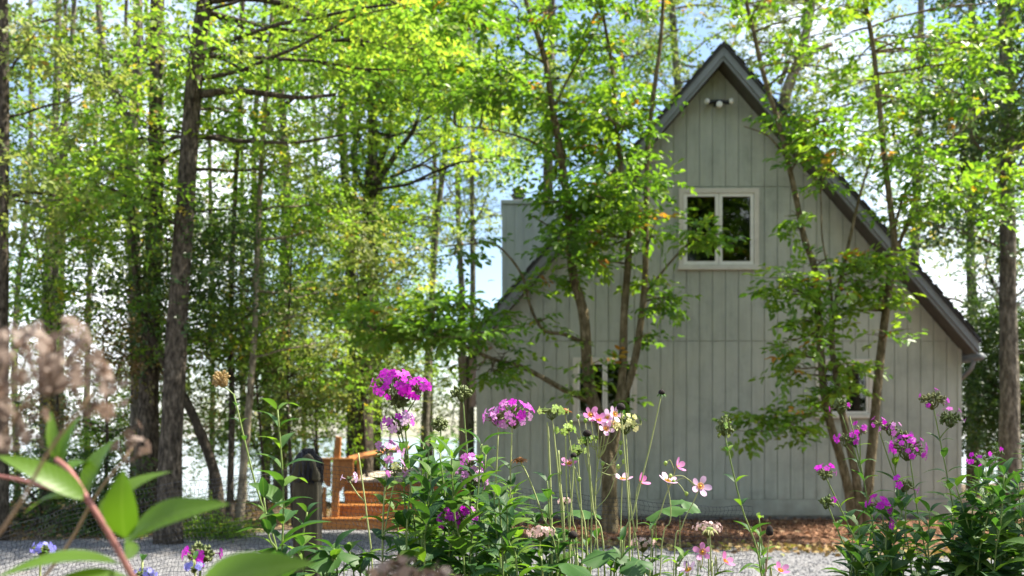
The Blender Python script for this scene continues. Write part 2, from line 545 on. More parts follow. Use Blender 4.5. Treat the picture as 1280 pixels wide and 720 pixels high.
class Leaves:
    """collects leaf positions, then builds one crown mesh out of them"""
    def __init__(s):
        s.B, s.D, s.N, s.Ln, s.W, s.T = [], [], [], [], [], []

    def add(s, B, D, N, Ln, W, T):
        s.B.append(B); s.D.append(D); s.N.append(N); s.Ln.append(Ln); s.W.append(W); s.T.append(T)

    def sprays(s, c, rad, n, L=0.35, per=9, ll=0.09, lw=0.05, flat=0.45, t0=0.5, tv=0.25, droop=0.15, out=0.7):
        c = np.asarray(c, float)
        rad = np.asarray(rad, float) * np.ones(3)
        p = rng.normal(size=(n, 3))
        p = unit(p) * (rng.uniform(0, 1, (n, 1)) ** 0.45)
        pos = c + p * rad
        d = p * out + rng.normal(size=(n, 3)) * 0.5
        d[:, 2] = d[:, 2] * 0.35 - droop
        d = unit(d)
        nn = np.array([0, 0, 1.0]) + rng.normal(size=(n, 3)) * flat
        nn = unit(nn - d * np.sum(nn * d, 1, keepdims=True))
        sd = np.cross(d, nn)
        tt = np.where(rng.uniform(size=n) < .025, 1.0, np.clip(t0 + rng.normal(size=n) * tv, 0, .80))
        for k in range(per):
            t = (k + 0.5) / per
            side = 1 if k % 2 else -1
            if k == per - 1:
                side = 0
            ang = rng.uniform(0.6, 1.1, (n, 1))
            ld = d * np.cos(ang * abs(side)) + sd * np.sin(ang) * side + nn * rng.normal(size=(n, 1)) * 0.22
            ld[:, 2] -= 0.15
            ld = unit(ld)
            ln = nn + rng.normal(size=(n, 3)) * 0.30
            B = pos + d * (L * t) + rng.normal(size=(n, 3)) * 0.015
            z = rng.uniform(0.7, 1.25, n)
            s.add(B, ld, ln, ll * z, lw * z, np.clip(tt + rng.normal(size=n) * 0.07, 0, 1))

    def mesh(s, name, mat, off=(0, 0, 0), six=False):
        B = np.concatenate(s.B) - np.asarray(off)
        D = unit(np.concatenate(s.D))
        N = np.concatenate(s.N)
        Ln = np.concatenate(s.Ln)[:, None]
        W = np.concatenate(s.W)[:, None]
        T = np.concatenate(s.T)
        N = unit(N - D * np.sum(N * D, 1, keepdims=True))
        S = np.cross(D, N)
        n = len(B)
        if six:
            V = np.stack([B, B + D * Ln * .35 + S * W * .46 + N * W * .12, B + D * Ln * .72 + S * W * .36 + N * W * .06,
                          B + D * Ln - N * Ln * .12, B + D * Ln * .72 - S * W * .36 + N * W * .06,
                          B + D * Ln * .35 - S * W * .46 + N * W * .12], 1).reshape(-1, 3)
            tri = np.array([0, 1, 2, 0, 2, 3, 0, 3, 4, 0, 4, 5])
            nv, nt = 6, 4
        else:
            V = np.stack([B, B + D * Ln * .5 + S * W * .5 + N * W * .12, B + D * Ln - N * Ln * .1,
                          B + D * Ln * .5 - S * W * .5 + N * W * .12], 1).reshape(-1, 3)
            tri = np.array([0, 1, 2, 0, 2, 3])
            nv, nt = 4, 2
        idx = (np.arange(n)[:, None] * nv + tri[None, :]).reshape(-1).astype(np.int32)
        me = bpy.data.meshes.new(name)
        me.vertices.add(len(V))
        me.vertices.foreach_set('co', V.reshape(-1).astype(np.float32))
        me.loops.add(len(idx))
        me.loops.foreach_set('vertex_index', idx)
        nf = n * nt
        me.polygons.add(nf)
        me.polygons.foreach_set('loop_start', np.arange(0, nf * 3, 3, dtype=np.int32))
        me.polygons.foreach_set('loop_total', np.full(nf, 3, dtype=np.int32))
        at = me.attributes.new('tint', 'FLOAT', 'FACE')
        at.data.foreach_set('value', np.repeat(T, nt).astype(np.float32))
        me.materials.append(mat)
        me.update(calc_edges=True)
        return me


def wobble(a, b, k, amp):
    """points from a to b with a natural bend"""
    a, b = Vector(a), Vector(b)
    L = (b - a).length
    o = Vector((rnd.uniform(-1, 1), rnd.uniform(-1, 1), rnd.uniform(-.3, 1))) * amp * L
    o2 = [Vector((rnd.uniform(-1, 1), rnd.uniform(-1, 1), rnd.uniform(-1, 1))) * amp * L * 0.25 for _ in range(k + 1)]
    pts = []
    for i in range(k + 1):
        t = i / k
        pts.append(a.lerp(b, t) + o * (4 * t * (1 - t)) * 0.5 + (o2[i] if 0 < i < k else Vector()))
    return pts


def taper(r0, r1, n, flare=0.0):
    return [r0 + (r1 - r0) * (i / (n - 1)) + flare * r0 * math.exp(-9 * i / (n - 1)) for i in range(n)]


def tree(name, label, trunks, blobs, barkm, leafm, group=None, limbs=(), leaf=(0.085, 0.055), spray=(0.35, 9), t0=0.5, flat=0.45, cat='tree',
         branch_r=0.022, six=False, sub=3, droop=0.15):
    """trunks: list of (pixel points, Y, r0, r1); blobs: (px, py, Y, rx_m, rz_m, sprays) ; limbs: same as trunks"""
    tr = []
    for k, (pts, Y, r0, r1) in enumerate(trunks):
        w = []
        for q in pts:
            w.append(P(q[0], q[1], q[2] if len(q) > 2 else Y))
        if k == 0 or w[0].z < 0.5:
            g = w[0].copy()
            g.z = min(-0.1, ground_z(g.x, g.y) - 0.1)
            if w[0].z > 0.05:
                w = [g] + w
            else:
                w[0] = g
        tr.append((smooth_path(w, 4), r0, r1))
    base = tr[0][0][0].copy()
    base.z = ground_z(base.x, base.y)
    root = thing(name, label, cat, base, group)
    for pts, r0, r1 in tr:
        mb = MB()
        mb.tube(pts, taper(r0, r1, len(pts), 0.35), 10, 0.07, rnd)
        part('trunk', mb, barkm, root, True)
    for pts, Y, r0, r1 in limbs:
        w = smooth_path([P(q[0], q[1], q[2] if len(q) > 2 else Y) for q in pts], 4)
        part('limb', MB().tube(w, taper(r0, r1, len(w)), 7, 0.08, rnd), barkm, root, True)
    allp = [(p, r0) for pts, r0, r1 in tr for p in pts[3:]]
    lv = Leaves()
    bm = MB()
    for (px, py, Y, rx, rz, n) in blobs:
        c = P(px, py, Y)
        # a branch from the closest stem point a bit below the clump
        best = min(allp, key=lambda q: (q[0] - c).length + 1.2 * max(0, q[0].z - c.z + 0.2))
        w = wobble(best[0], c, 5, 0.12)
        bl = (best[0] - c).length
        r = min(branch_r * (0.5 + 0.35 * bl), best[1] * 0.55)
        bm.tube(w, taper(r, r * 0.4, 6), 5, 0, None, False)
        for _ in range(sub):
            e = c + Vector((rnd.uniform(-1, 1) * rx, rnd.uniform(-1, 1) * rx, rnd.uniform(-.6, .8) * rz)) * 0.9
            bm.tube(wobble(w[rnd.randint(2, 5)], e, 3, 0.15), taper(r * 0.42, r * 0.12, 4), 4, 0, None, False)
        lv.sprays(c, (rx, rx, rz * 1.15), int(n * (DENS if py > -30 else .15)), L=spray[0], per=spray[1], ll=leaf[0], lw=leaf[1], flat=flat, t0=t0 + rnd.uniform(-.13, .13), droop=droop)
    if bm.v:
        part('branchwork', bm, barkm, root, True)['kind'] = 'stuff'
    cr = put('crown', lv.mesh('crown', leafm, tuple(root.location), six), root)
    cr['kind'] = 'stuff'
    return root


# ---------------------------------------------------------------- ground, drive, water
def ground_z(x, y):
    s = 19.0 if x < -1 else (19.0 + 9.0 * min(1, (x + 1) / 2.0))
    t = min(1.0, max(0.0, (y - s) / 17.0))
    return -3.6 * t * t * (3 - 2 * t)


def build_ground():
    xs = sorted(set([-900, -300, -120, -60, -40] + list(np.arange(-30, 31, 1.0)) + [40, 60, 120, 300, 900]))
    ys = sorted(set([-300, -80, -40, -25, -15, -8, -4] + list(np.arange(0, 50, 1.0)) + [60, 80, 150, 400, 1200]))
    v, f = [], []
    for y in ys:
        for x in xs:
            z = ground_z(x, y)
            if y > 14 and z < -0.01:
                z += 0.12 * math.sin(x * 1.7 + y) * math.sin(y * 1.3 - x * 0.6)
            elif y > 14.5 and x < -1:
                z += 0.03 * math.sin(x * 2.1) * math.sin(y * 1.7)
            v.append((x, y, z))
    n = len(xs)
    for j in range(len(ys) - 1):
        for i in range(n - 1):
            a = j * n + i
            f.append((a, a + 1, a + n + 1, a + n))
    me = bpy.data.meshes.new('ground')
    me.from_pydata(v, [], f)
    me.polygons.foreach_set('use_smooth', [True] * len(f))
    m = noise_mat('forest_floor', [(0.25, (0.055, 0.040, 0.025)), (0.5, (0.13, 0.092, 0.055)), (0.68, (0.21, 0.155, 0.095)), (0.85, (0.10, 0.12, 0.04))],
                  scale=3.0, rough=0.95, bump=0.8, bscale=20, dist=0.05, detail=9)
    me.materials.append(m)
    tag(put('ground', me), kind='structure')


build_ground()


def sheet(name, outline, z, mat, fine=0.5):
    """flat sheet with a free outline"""
    me = bpy.data.meshes.new(name)
    me.from_pydata([(x, y, z) for x, y in outline], [], [tuple(range(len(outline)))])
    me.materials.append(mat)
    o = put(name, me)
    tag(o, kind='structure')
    return o


def gravel_material():
    m, b = base_mat('gravel', 0.9, 0.2)
    L = m.node_tree.links
    tc = nd(m, 'ShaderNodeTexCoord')
    vo = nd(m, 'ShaderNodeTexVoronoi', Scale=38.0)
    L.new(tc.outputs['Object'], vo.inputs['Vector'])
    sp = nd(m, 'ShaderNodeSeparateColor')
    L.new(vo.outputs['Color'], sp.inputs[0])
    c = ramp(m, sp.outputs[0], [(0.0, (0.085, 0.085, 0.093)), (0.5, (0.16, 0.16, 0.17)), (1.0, (0.27, 0.267, 0.27))])
    n = nd(m, 'ShaderNodeTexNoise', Scale=1.1, Detail=5)
    L.new(tc.outputs['Object'], n.inputs['Vector'])
    mx = nd(m, 'ShaderNodeMix', data_type='RGBA')
    mx.inputs[7].default_value = (0.20, 0.16, 0.11, 1)
    mr = nd(m, 'ShaderNodeMapRange')
    mr.inputs['From Min'].default_value = 0.55
    mr.inputs['From Max'].default_value = 0.8
    mr.inputs['To Max'].default_value = 0.5
    L.new(n.outputs['Fac'], mr.inputs['Value'])
    L.new(mr.outputs[0], mx.inputs[0])
    L.new(c, mx.inputs[6])
    L.new(mx.outputs[2], b.inputs['Base Color'])
    bp = nd(m, 'ShaderNodeBump', Strength=1.0, Distance=0.02)
    bp.invert = True
    L.new(vo.outputs['Distance'], bp.inputs['Height'])
    L.new(bp.outputs['Normal'], b.inputs['Normal'])
    return m


def wavy(pts, amp=0.12):
    out = []
    for a, b in zip(pts, pts[1:] + pts[:1]):
        k = max(1, int((Vector(b) - Vector(a)).length / 0.5))
        for i in range(k):
            t = i / k
            out.append((a[0] + (b[0] - a[0]) * t + rnd.uniform(-amp, amp), a[1] + (b[1] - a[1]) * t + rnd.uniform(-amp, amp)))
    return out


sheet('gravel_drive', wavy([(-14, 5.4), (14, 5.4), (14, 9.6), (6.2, 10.6), (3.2, 11.6), (0.6, 12.3), (-0.6, 13.2), (-2.0, 14.0), (-3.0, 14.0), (-4.2, 13.2), (-6.5, 12.4), (-14, 11.5)]),
      0.004, gravel_material())
mulch_m = noise_mat('bark_mulch', [(0.25, (0.035, 0.018, 0.010)), (0.5, (0.13, 0.058, 0.028)), (0.75, (0.26, 0.125, 0.06)), (0.9, (0.36, 0.20, 0.11))],
                    scale=26, rough=0.95, bump=1.0, bscale=40, dist=0.03, detail=8)
sheet('mulch_bed', wavy([(0.4, 12.45), (3.2, 11.75), (6.2, 10.75), (11, 10.1), (12, 17), (7.3, 17), (7.2, 15.8), (-0.6, 15.8), (-0.5, 13.4)], 0.06), 0.009, mulch_m)


def scatter_chips(name, poly_fn, n, size, mat, z0, kind='stuff', tilt=0.5):
    lv = Leaves()
    B = []
    while len(B) < n:
        x, y = poly_fn()
        B.append((x, y, z0 + ground_z(x, y) + rnd.uniform(0, 0.03)))
    B = np.array(B)
    D = rng.normal(size=(n, 3)); D[:, 2] *= 0.3
    N = np.array([0, 0, 1.0]) + rng.normal(size=(n, 3)) * tilt
    s = rng.uniform(0.6, 1.4, n)
    lv.add(B, unit(D), N, size[0] * s, size[1] * s, rng.uniform(0, 1, n))
    o = put(name, lv.mesh(name, mat, six=False))
    o['kind'] = kind
    return o


chip_m = crown_mat('mulch_chip', [(0.0, (0.05, 0.024, 0.012)), (0.5, (0.17, 0.08, 0.04)), (0.85, (0.32, 0.17, 0.09)), (1.0, (0.45, 0.30, 0.18))], 0.02, rough=0.9)
litter_m = crown_mat('leaf_litter', [(0.0, (0.10, 0.06, 0.03)), (0.5, (0.24, 0.15, 0.07)), (0.8, (0.33, 0.24, 0.10)), (1.0, (0.24, 0.26, 0.06))], 0.2, rough=0.8)


def in_mulch():
    x = rnd.uniform(-0.3, 11)
    return x, rnd.uniform(max(10.2, 12.45 - 0.26 * max(0, x)), 15.6)


def in_edge():
    x = rnd.uniform(-0.3, 9)
    return x, 12.3 - 0.27 * max(0, x) + rnd.gauss(0, 0.25)


def in_wood():
    x = rnd.uniform(-13, -1.0)
    return x, rnd.uniform(12.6 if x < -4 else 14.3, 24)


tag(scatter_chips('mulch_chips', in_mulch, 9000, (0.07, 0.028), chip_m, 0.012), 'reddish bark mulch chips strewn before the grey cabin wall', 'mulch')
tag(scatter_chips('leaf_litter', in_edge, 2600, (0.075, 0.05), litter_m, 0.016), 'dry yellow leaves lying where the mulch meets the gravel', 'leaf litter')
tag(scatter_chips('fallen_leaves', in_wood, 7000, (0.09, 0.06), litter_m, 0.01), 'fallen brown leaves on the ground under the trees', 'fallen leaves')


def in_drive():
    return rnd.uniform(-7, 8), rnd.uniform(8.6, 12.2)


smb = MB()
for _ in range(9000):
    x, y = in_drive()
    r = rnd.uniform(0.008, 0.02)
    smb.blob((x, y, r * 0.5), r, (rnd.uniform(.7, 1.3), rnd.uniform(.7, 1.3), .7))
so = put('gravel_stones', smb.mesh('gravel_stones', noise_mat('stone', [(0.3, (0.085, 0.085, 0.093)), (0.5, (0.16, 0.16, 0.17)), (0.7, (0.28, 0.277, 0.275))], scale=14, rough=0.9)))
tag(so, 'loose grey stones on the gravel drive', 'gravel', kind='stuff')

wm, wb = base_mat('lake_water', 0.12, 0.5)
wb.inputs['Base Color'].default_value = (0.10, 0.15, 0.18, 1)
wnz = nd(wm, 'ShaderNodeTexNoise', Scale=0.9, Detail=6)
wtc = nd(wm, 'ShaderNodeTexCoord')
wmp = nd(wm, 'ShaderNodeMapping')
wmp.inputs['Scale'].default_value = (0.5, 1.6, 1)
wm.node_tree.links.new(wtc.outputs['Object'], wmp.inputs['Vector'])
wm.node_tree.links.new(wmp.outputs['Vector'], wnz.inputs['Vector'])
wbp = nd(wm, 'ShaderNodeBump', Strength=0.5, Distance=0.3)
wm.node_tree.links.new(wnz.outputs['Fac'], wbp.inputs['Height'])
wm.node_tree.links.new(wbp.outputs['Normal'], wb.inputs['Normal'])
me = bpy.data.meshes.new('lake')
me.from_pydata([(-4000, 26, -2.9), (4000, 26, -2.9), (4000, 8000, -2.9), (-4000, 8000, -2.9)], [], [(0, 1, 2, 3)])
me.materials.append(wm)
tag(put('lake', me), kind='structure')

# ---------------------------------------------------------------- the cabin
YF = 15.7                     # front wall plane
XL, XR, XC = -0.53, 7.05, 3.25
SL = 1.16                     # roof slope
ZA = 7.10                     # wall apex (underside of the roof)
cabin = thing('cabin', 'grey-green wooden cabin with a steep gable roof behind two slender trees', 'cabin', (XC, YF, 0))


def gable(x):
    return ZA - SL * abs(x - XC)


def px2x(px):
    return (px - 640) / FP * YF


def py2z(py):
    return H + (HY - py) / FP * YF


WIN = {  # outer trim rectangles
    'up': (px2x(848), px2x(948), py2z(337), py2z(236)),
    'lowl': (px2x(716), px2x(796), py2z(526), py2z(447)),
    'lowr': (px2x(1019), px2x(1090), py2z(522), py2z(449)),
}
wall_holes = [(a + .05, b - .05, c + .05, d - .05) for a, b, c, d in WIN.values()]


def clip_rect(x0, x1, z0, z1):
    """piece of wall [x0,x1]x[z0,z1] under the gable line, as polygon"""
    ga, gb = gable(x0), gable(x1)
    if max(ga, gb) <= z0 + 0.02 and not (x0 < XC < x1):
        return None
    pts = [(x0, z0), (x1, z0)]
    if ga < z0:
        pts[0] = (XC - (ZA - z0) / SL, z0)
    if gb < z0:
        pts[1] = (XC + (ZA - z0) / SL, z0)
    top = []
    if gb >= z1:
        top.append((x1, z1))
    else:
        if gb > z0:
            top.append((x1, gb))
        if x0 < XC < x1 and ZA < z1:
            top.append((XC, ZA))
        elif ga > z1:
            top.append((XC + (ZA - z1) / SL, z1))
        elif x0 >= XC or x0 < XC:
            pass
    if ga >= z1:
        top.append((x0, z1))
    else:
        if gb > z1 and ga < z1:
            top.append((XC - (ZA - z1) / SL, z1))
        if ga > z0:
            top.append((x0, ga))
    poly = []
    for q in pts + top:
        if not poly or (Vector(q) - Vector(poly[-1])).length > 1e-4:
            poly.append(q)
    if len(poly) > 2 and (Vector(poly[0]) - Vector(poly[-1])).length < 1e-4:
        poly.pop()
    return poly if len(poly) > 2 else None


def cut(x0, x1, z0, z1, holes):
    """rectangle minus holes as rectangles"""
    for h in holes:
        a, b, c, d = h
        if a < x1 - 1e-6 and b > x0 + 1e-6 and c < z1 - 1e-6 and d > z0 + 1e-6:
            out = []
            xa, xb = max(x0, a), min(x1, b)
            if xa > x0 + 1e-6:
                out += cut(x0, xa, z0, z1, holes)
            if xb < x1 - 1e-6:
                out += cut(xb, x1, z0, z1, holes)
            if c > z0:
                out += cut(xa, xb, z0, c, holes)
            if d < z1:
                out += cut(xa, xb, d, z1, holes)
            return out
    return [(x0, x1, z0, z1)]


# sheathing behind the boards (fills the grooves) with window openings
mb = MB()
for q in cut(XL, XR, 0.05, 7.2, wall_holes):
    p = clip_rect(*q)
    if p:
        mb.prism(p, YF, YF + 0.10)
fw = part('front_wall', mb, M['siding'], cabin)
tiers = [(0.33, py2z(427)), (py2z(427) + 0.012, py2z(234)), (py2z(234) + 0.010, 7.2)]
step = 0.2025
nb = int(round((XR - XL) / step))
step = (XR - XL) / nb
for z0, z1 in tiers:
    for i in range(nb):
        a, b = XL + i * step + 0.006, XL + (i + 1) * step - 0.006
        for q in cut(a, b, z0, z1, wall_holes):
            if q[1] - q[0] < 0.015:
                continue
            p = clip_rect(*q)
            if p is None:
                continue
            part('siding_board', MB().prism(p, YF - 0.016 - rnd.uniform(0, .002), YF - 0.0005), M['siding'], fw)
part('skirt_board', MB().box(XL - .012, XR + .012, YF - 0.035, YF - 0.0005, 0.075, 0.325), M['siding'], fw)
for xx in (XL, XR):
    part('corner_board', MB().box(xx - 0.03, xx + 0.03, YF - 0.030, YF + 0.03, 0.326, gable(xx) + 0.02), M['siding'], fw)
# other walls, floor, ceiling of the loft
YB = 25.0
part('side_wall', MB().box(XL, XL + .1, YF + .101, YB, 0.05, gable(XL)), M['siding'], cabin)
part('side_wall', MB().box(XR - .1, XR, YF + .101, YB, 0.05, gable(XR)), M['siding'], cabin)
part('back_wall', MB().prism([(XL + .1, 0.05), (XR - .1, 0.05), (XR - .1, gable(XR - .1)), (XC, ZA), (XL + .1, gable(XL + .1))], YB - 0.1, YB - .001), M['siding'], cabin)
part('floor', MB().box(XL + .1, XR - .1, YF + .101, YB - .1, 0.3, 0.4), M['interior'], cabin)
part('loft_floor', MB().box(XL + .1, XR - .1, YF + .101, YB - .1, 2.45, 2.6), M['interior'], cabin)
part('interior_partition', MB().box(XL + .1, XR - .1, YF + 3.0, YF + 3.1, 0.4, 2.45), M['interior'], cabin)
part('foundation', MB().box(XL + .02, XR - .02, YF + 0.02, YB - .02, -0.3, 0.049), M['foundation'], cabin)
for i in range(9):
    x = XL + 0.5 + i * 0.84
    part('foundation_block', MB().box(x, x + 0.40, YF - 0.004, YF + 0.019, -0.05, 0.046), M['foundation'], cabin)

# roof
ZT = 7.35                 # outer ridge
XE = 3.92                 # half span to the eave tips
YO = 15.28                # front edge of the roof
k = math.sqrt(1 + SL * SL)
for sgn in (-1, 1):
    def L2(u, drop, s=sgn):
        return (XC + s * u, ZT - SL * u - drop)

    def poly(u0, u1, d0, d1, s=sgn):
        q = [L2(u0, d1), L2(u1, d1), L2(u1, d0), L2(u0, d0)]
        return q if s > 0 else q[::-1]
    roof = part('roof', MB().prism(poly(0, XE + .02, -0.035, 0.03), YO - 0.03, YB + .4), M['shingle'], cabin)
    part('roof_deck', MB().prism(poly(0, XE - .02, 0.032, 0.10), YO + 0.041, YB + .35), M['soffit'], roof)
    bevel(part('rake_board', MB().prism(poly(0, XE, 0.031, 0.185), YO, YO + 0.04), M['trim_grey'], roof), 0.004)
    part('rake_trim', MB().prism(poly(0, XE - .04, 0.187, 0.25), YO + 0.025, YO + 0.06), M['trim_grey'], roof)
    part('soffit', MB().prism(poly(0, XE - .04, 0.215, 0.24), YO + 0.061, YF - 0.03), M['soffit'], roof)
    part('barge_rafter', MB().prism(poly(0.02, XE - .05, 0.11, 0.212), YO + 0.07, YO + 0.11), M['soffit'], roof)
    x, z = L2(XE + 0.005, 0.03)
    part('eave_fascia', MB().box(*(sorted((x, x - sgn * 0.03))), YO + 0.045, YB + .3, z - 0.18, z - .005), M['trim_grey'], roof)
    # shingle butts: uneven little steps along the rake edge
    for i in range(24):
        u = 0.05 + i * (XE - 0.1) / 24
        part('shingle', MB().prism(poly(u, u + 0.12, -0.05 - rnd.uniform(0, .008), -0.036), YO - 0.045 - rnd.uniform(0, .012), YO + 0.30), M['shingle'], roof)
# gutter elbow on the right, corrugated downspout on the left
part('gutter', MB().tube([(XC + XE + .06, YO + .05, 2.55), (XC + XE + .06, YB, 2.53)], 0.06, 8), M['trim_grey'], cabin, True)
part('downspout', MB().tube(smooth_path([(XC + XE + .04, YO + .25, 2.5), (XC + XE + .0, YO + .3, 2.36), (XR + .06, YF + .08, 2.22), (XR + .05, YF + .12, 2.1)]), 0.035, 8), M['trim_grey'], cabin, True)
ds = [(XL - 0.085, YF - 0.02, 2.55 - i * 0.022) for i in range(36)]
part('downspout', MB().tube(ds, [0.062 if i % 2 else 0.050 for i in range(36)], 10), M['corrugated'], cabin, True)


def window(key, panes, fr=0.075, s=0.052):
    x0, x1, z0, z1 = WIN[key]
    w = part('window', MB().box(x0, x1, YF - 0.045, YF - 0.0165, z0, z0 + fr), M['trim_cream'], cabin)
    w.name = 'window'
    part('window_trim', MB().box(x0, x1, YF - 0.045, YF - 0.0165, z1 - fr, z1), M['trim_cream'], w)
    for a, b in ((x0, x0 + fr), (x1 - fr, x1)):
        part('window_trim', MB().box(a, b, YF - 0.044, YF - 0.0165, z0 + fr, z1 - fr), M['trim_cream'], w)
    bevel(part('window_sill', MB().box(x0 - .02, x1 + .02, YF - 0.075, YF - 0.0455, z0 - .012, z0 + .035), M['trim_cream'], w), 0.004)
    ix0, ix1, iz0, iz1 = x0 + fr, x1 - fr, z0 + fr, z1 - fr
    ww = (ix1 - ix0) / panes
    for i in range(panes):
        a, b = ix0 + i * ww + .004, ix0 + (i + 1) * ww - .004
        m2 = MB()
        m2.box(a, b, YF - 0.030, YF + .03, iz0 + .003, iz0 + s).box(a, b, YF - 0.030, YF + .03, iz1 - s, iz1 - .003)
        m2.box(a, a + s, YF - 0.030, YF + .03, iz0 + s, iz1 - s).box(b - s, b, YF - 0.030, YF + .03, iz0 + s, iz1 - s)
        part('sash', m2, M['window_frame'], w)
        part('pane', MB().box(a + s, b - s, YF - 0.004, YF + .004, iz0 + s, iz1 - s), M['glass'], w)
    return w


window('up', 2)
window('lowl', 2, 0.07, 0.034)
window('lowr', 2, 0.065, 0.032)

# chimney chase
CY0, CY1 = 19.6, 20.8
cx0, cx1, cz = -0.20, 1.02, 1.3 + (HY - 250) / FP * CY0
ch = part('chimney', MB().box(cx0 + .02, cx1 - .02, CY0 + .02, CY1 - .02, 2.9, cz - .02), M['chase'], cabin)
n = 6
for i in range(n):
    a = cx0 + .075 + i * (cx1 - cx0 - .15) / n
    part('siding_board', MB().box(a + .005, a + (cx1 - cx0 - .15) / n - .005, CY0 + .003, CY0 + .0195, 2.95, cz - .09), M['chase'], ch)
for a, b in ((cx0, cx0 + .07), (cx1 - .07, cx1)):
    part('corner_board', MB().box(a, b, CY0 - .008, CY0 + .0195, 2.95, cz - .085), M['chase'], ch)
bevel(part('chimney_cap', MB().box(cx0 - .02, cx1 + .02, CY0 - .03, CY1 + .03, cz - .08, cz), M['chase'], ch), 0.006)
fx = (648 - 640) / FP * 20.2
part('flue', MB().lathe((fx, 20.2, cz), [(.13, 0), (.13, .10), (.115, .105), (.115, .20), (.15, .205), (.15, .25), (.11, .255), (.11, .33), (.14, .335), (.12, .37)], 14), M['black_metal'], ch)

# flood lights under the gable
fl = thing('flood_light', 'black motion flood light with three white heads under the gable peak', 'flood light', (px2x(896), YF - 0.02, py2z(131)))
lx, lz = px2x(896), py2z(131)
part('mounting_plate', MB().lathe((lx, YF - .03, lz - .04), [(.055, 0), (.055, .08)], 12), M['black_metal'], fl)
part('bracket_arm', MB().tube(smooth_path([(lx - .15, YF - .11, lz), (lx - .06, YF - .07, lz + .03), (lx + .06, YF - .07, lz + .03), (lx + .13, YF - .11, lz)]), 0.03, 8), M['black_metal'], fl, True)
for dx, dz, rr, dirx in ((-.17, 0.0, .043, -.9), (.0, -.05, .05, 0.0), (.16, .0, .043, .9)):
    a = Vector((lx + dx * .75, YF - .08, lz + dz))
    b = Vector((lx + dx, YF - .20, lz + dz - .01)) + Vector((dirx * .03, 0, 0))
    dd = (b - a)
    hd = part('lamp_head', MB().tube([a, a + dd * .5, b], [rr * .55, rr * .85, rr], 12), M['black_metal'] if dx else M['lamp_white'], fl, True)
    part('lens', MB().tube([b - dd * .06, b + dd * .05, b + dd * .12], [rr * 1.06, rr * 1.04, rr * .6], 12), M['lamp_white'], hd, True)

# ---------------------------------------------------------------- deck, steps, rail
deck = thing('deck', 'weathered plank deck beside the grey cabin wall', 'deck', (-1.6, 17.5, 0))
DZ = 0.66
x = -2.55
while x < -0.75:
    part('plank', MB().box(x, x + 0.135, 15.02, 21.5, DZ - .035, DZ + rnd.uniform(0, .003)), M['grey_deck'], deck)
    x += 0.142
part('rim_joist', MB().box(-2.55, -0.75, 15.06, 15.10, DZ - .24, DZ - .036), M['stain'], deck)
for xx in (-2.5, -1.6, -0.85):
    for yy in (15.2, 18.2, 21.2):
        part('pier', MB().box(xx - .06, xx + .06, yy, yy + .12, -0.3, DZ - .25), M['grey_wood'], deck)
part('rim_joist', MB().box(-2.55, -2.51, 15.11, 21.5, DZ - .24, DZ - .036), M['stain'], deck)

steps = thing('deck_steps', 'orange stained wooden steps leading up to the deck', 'steps', (-1.95, 14.4, 0))
for i, (xa, xb) in enumerate(((-2.68, -1.15), (-2.56, -1.15), (-2.46, -1.15))):
    z = 0.17 + i * 0.165
    y0 = 13.95 + i * 0.29
    bevel(part('tread', MB().box(xa, xb, y0, y0 + 0.145, z - .032, z), M['stain'], steps), 0.008)
    bevel(part('tread', MB().box(xa, xb, y0 + .152, y0 + 0.305, z - .032, z), M['stain'], steps), 0.008)
    part('riser', MB().box(xa + .02, xb - .02, y0 + .03, y0 + .05, z - .165, z - .034), M['stain'], steps)
part('stringer', MB().box(-2.50, -2.46, 14.02, 15.0, -0.02, .135), M['stain'], steps)
part('stringer', MB().box(-1.22, -1.18, 14.02, 15.0, -0.02, .135), M['stain'], steps)

rail = thing('stair_rail', 'orange wooden newel post with handrail at the left of the deck steps', 'railing', (-2.5, 14.2, 0))
o = part('newel_post', MB().prism([(-2.565, 0.0), (-2.465, 0.0), (-2.450, 0.9), (-2.425, 1.30), (-2.500, 1.32), (-2.548, 0.9)], 14.10, 14.19), M['stain'], rail)
bevel(o, 0.006)
# bracket panel with a scooped lower edge
bevel(part('bracket_panel', MB().prism([(-2.72, 0.98), (-2.72, 0.74), (-2.62, 0.60)] + [(-2.575, 0.60)] + [(-2.575, 0.98)], 14.11, 14.16), M['stain'], rail), 0.004)
bevel(part('bracket_panel', MB().prism([(-2.462, 0.98), (-2.462, 0.52)] + [(-2.42, .55), (-2.38, .64), (-2.31, .70), (-2.25, .72)] + [(-2.25, 0.98)], 14.11, 14.16), M['stain'], rail), 0.004)
bevel(part('handrail', MB().tube([(-2.35, 14.3, 0.985), (-2.30, 15.2, 1.02), (-2.15, 16.5, 1.06), (-1.85, 17.8, 1.12)], [.05, .05, .05, .05], 4), M['stain'], rail), 0.006)
bevel(part('rail_cap', MB().prism([(-2.74, 0.982), (-2.24, 0.982), (-2.24, 1.01), (-2.74, 1.01)], 14.06, 14.30), M['stain'], rail), 0.005)
for xx, yy, zz in ((-2.66, 14.13, .60), (-2.36, 15.3, 1.0), (-1.9, 17.7, 1.1)):
    part('baluster', MB().box(xx - .022, xx + .022, yy - .02, yy + .02, 0.0 if yy < 15 else DZ, zz), M['stain'], rail)

pst = thing('porch_post', 'weathered grey post rising beside the cabin corner downspout', 'post', (-0.80, 15.95, 0))
bevel(part('shaft', MB().tube([(-0.81, 15.95, 0), (-0.79, 15.95, 1.0), (-0.76, 15.95, 1.9), (-0.78, 15.95, 2.6)], [.06, .055, .075, .09], 6, .08, rnd), M['grey_wood'], pst), .004)
part('footing', MB().box(-0.92, -0.70, 15.84, 16.06, -0.05, 0.06), M['foundation'], pst)


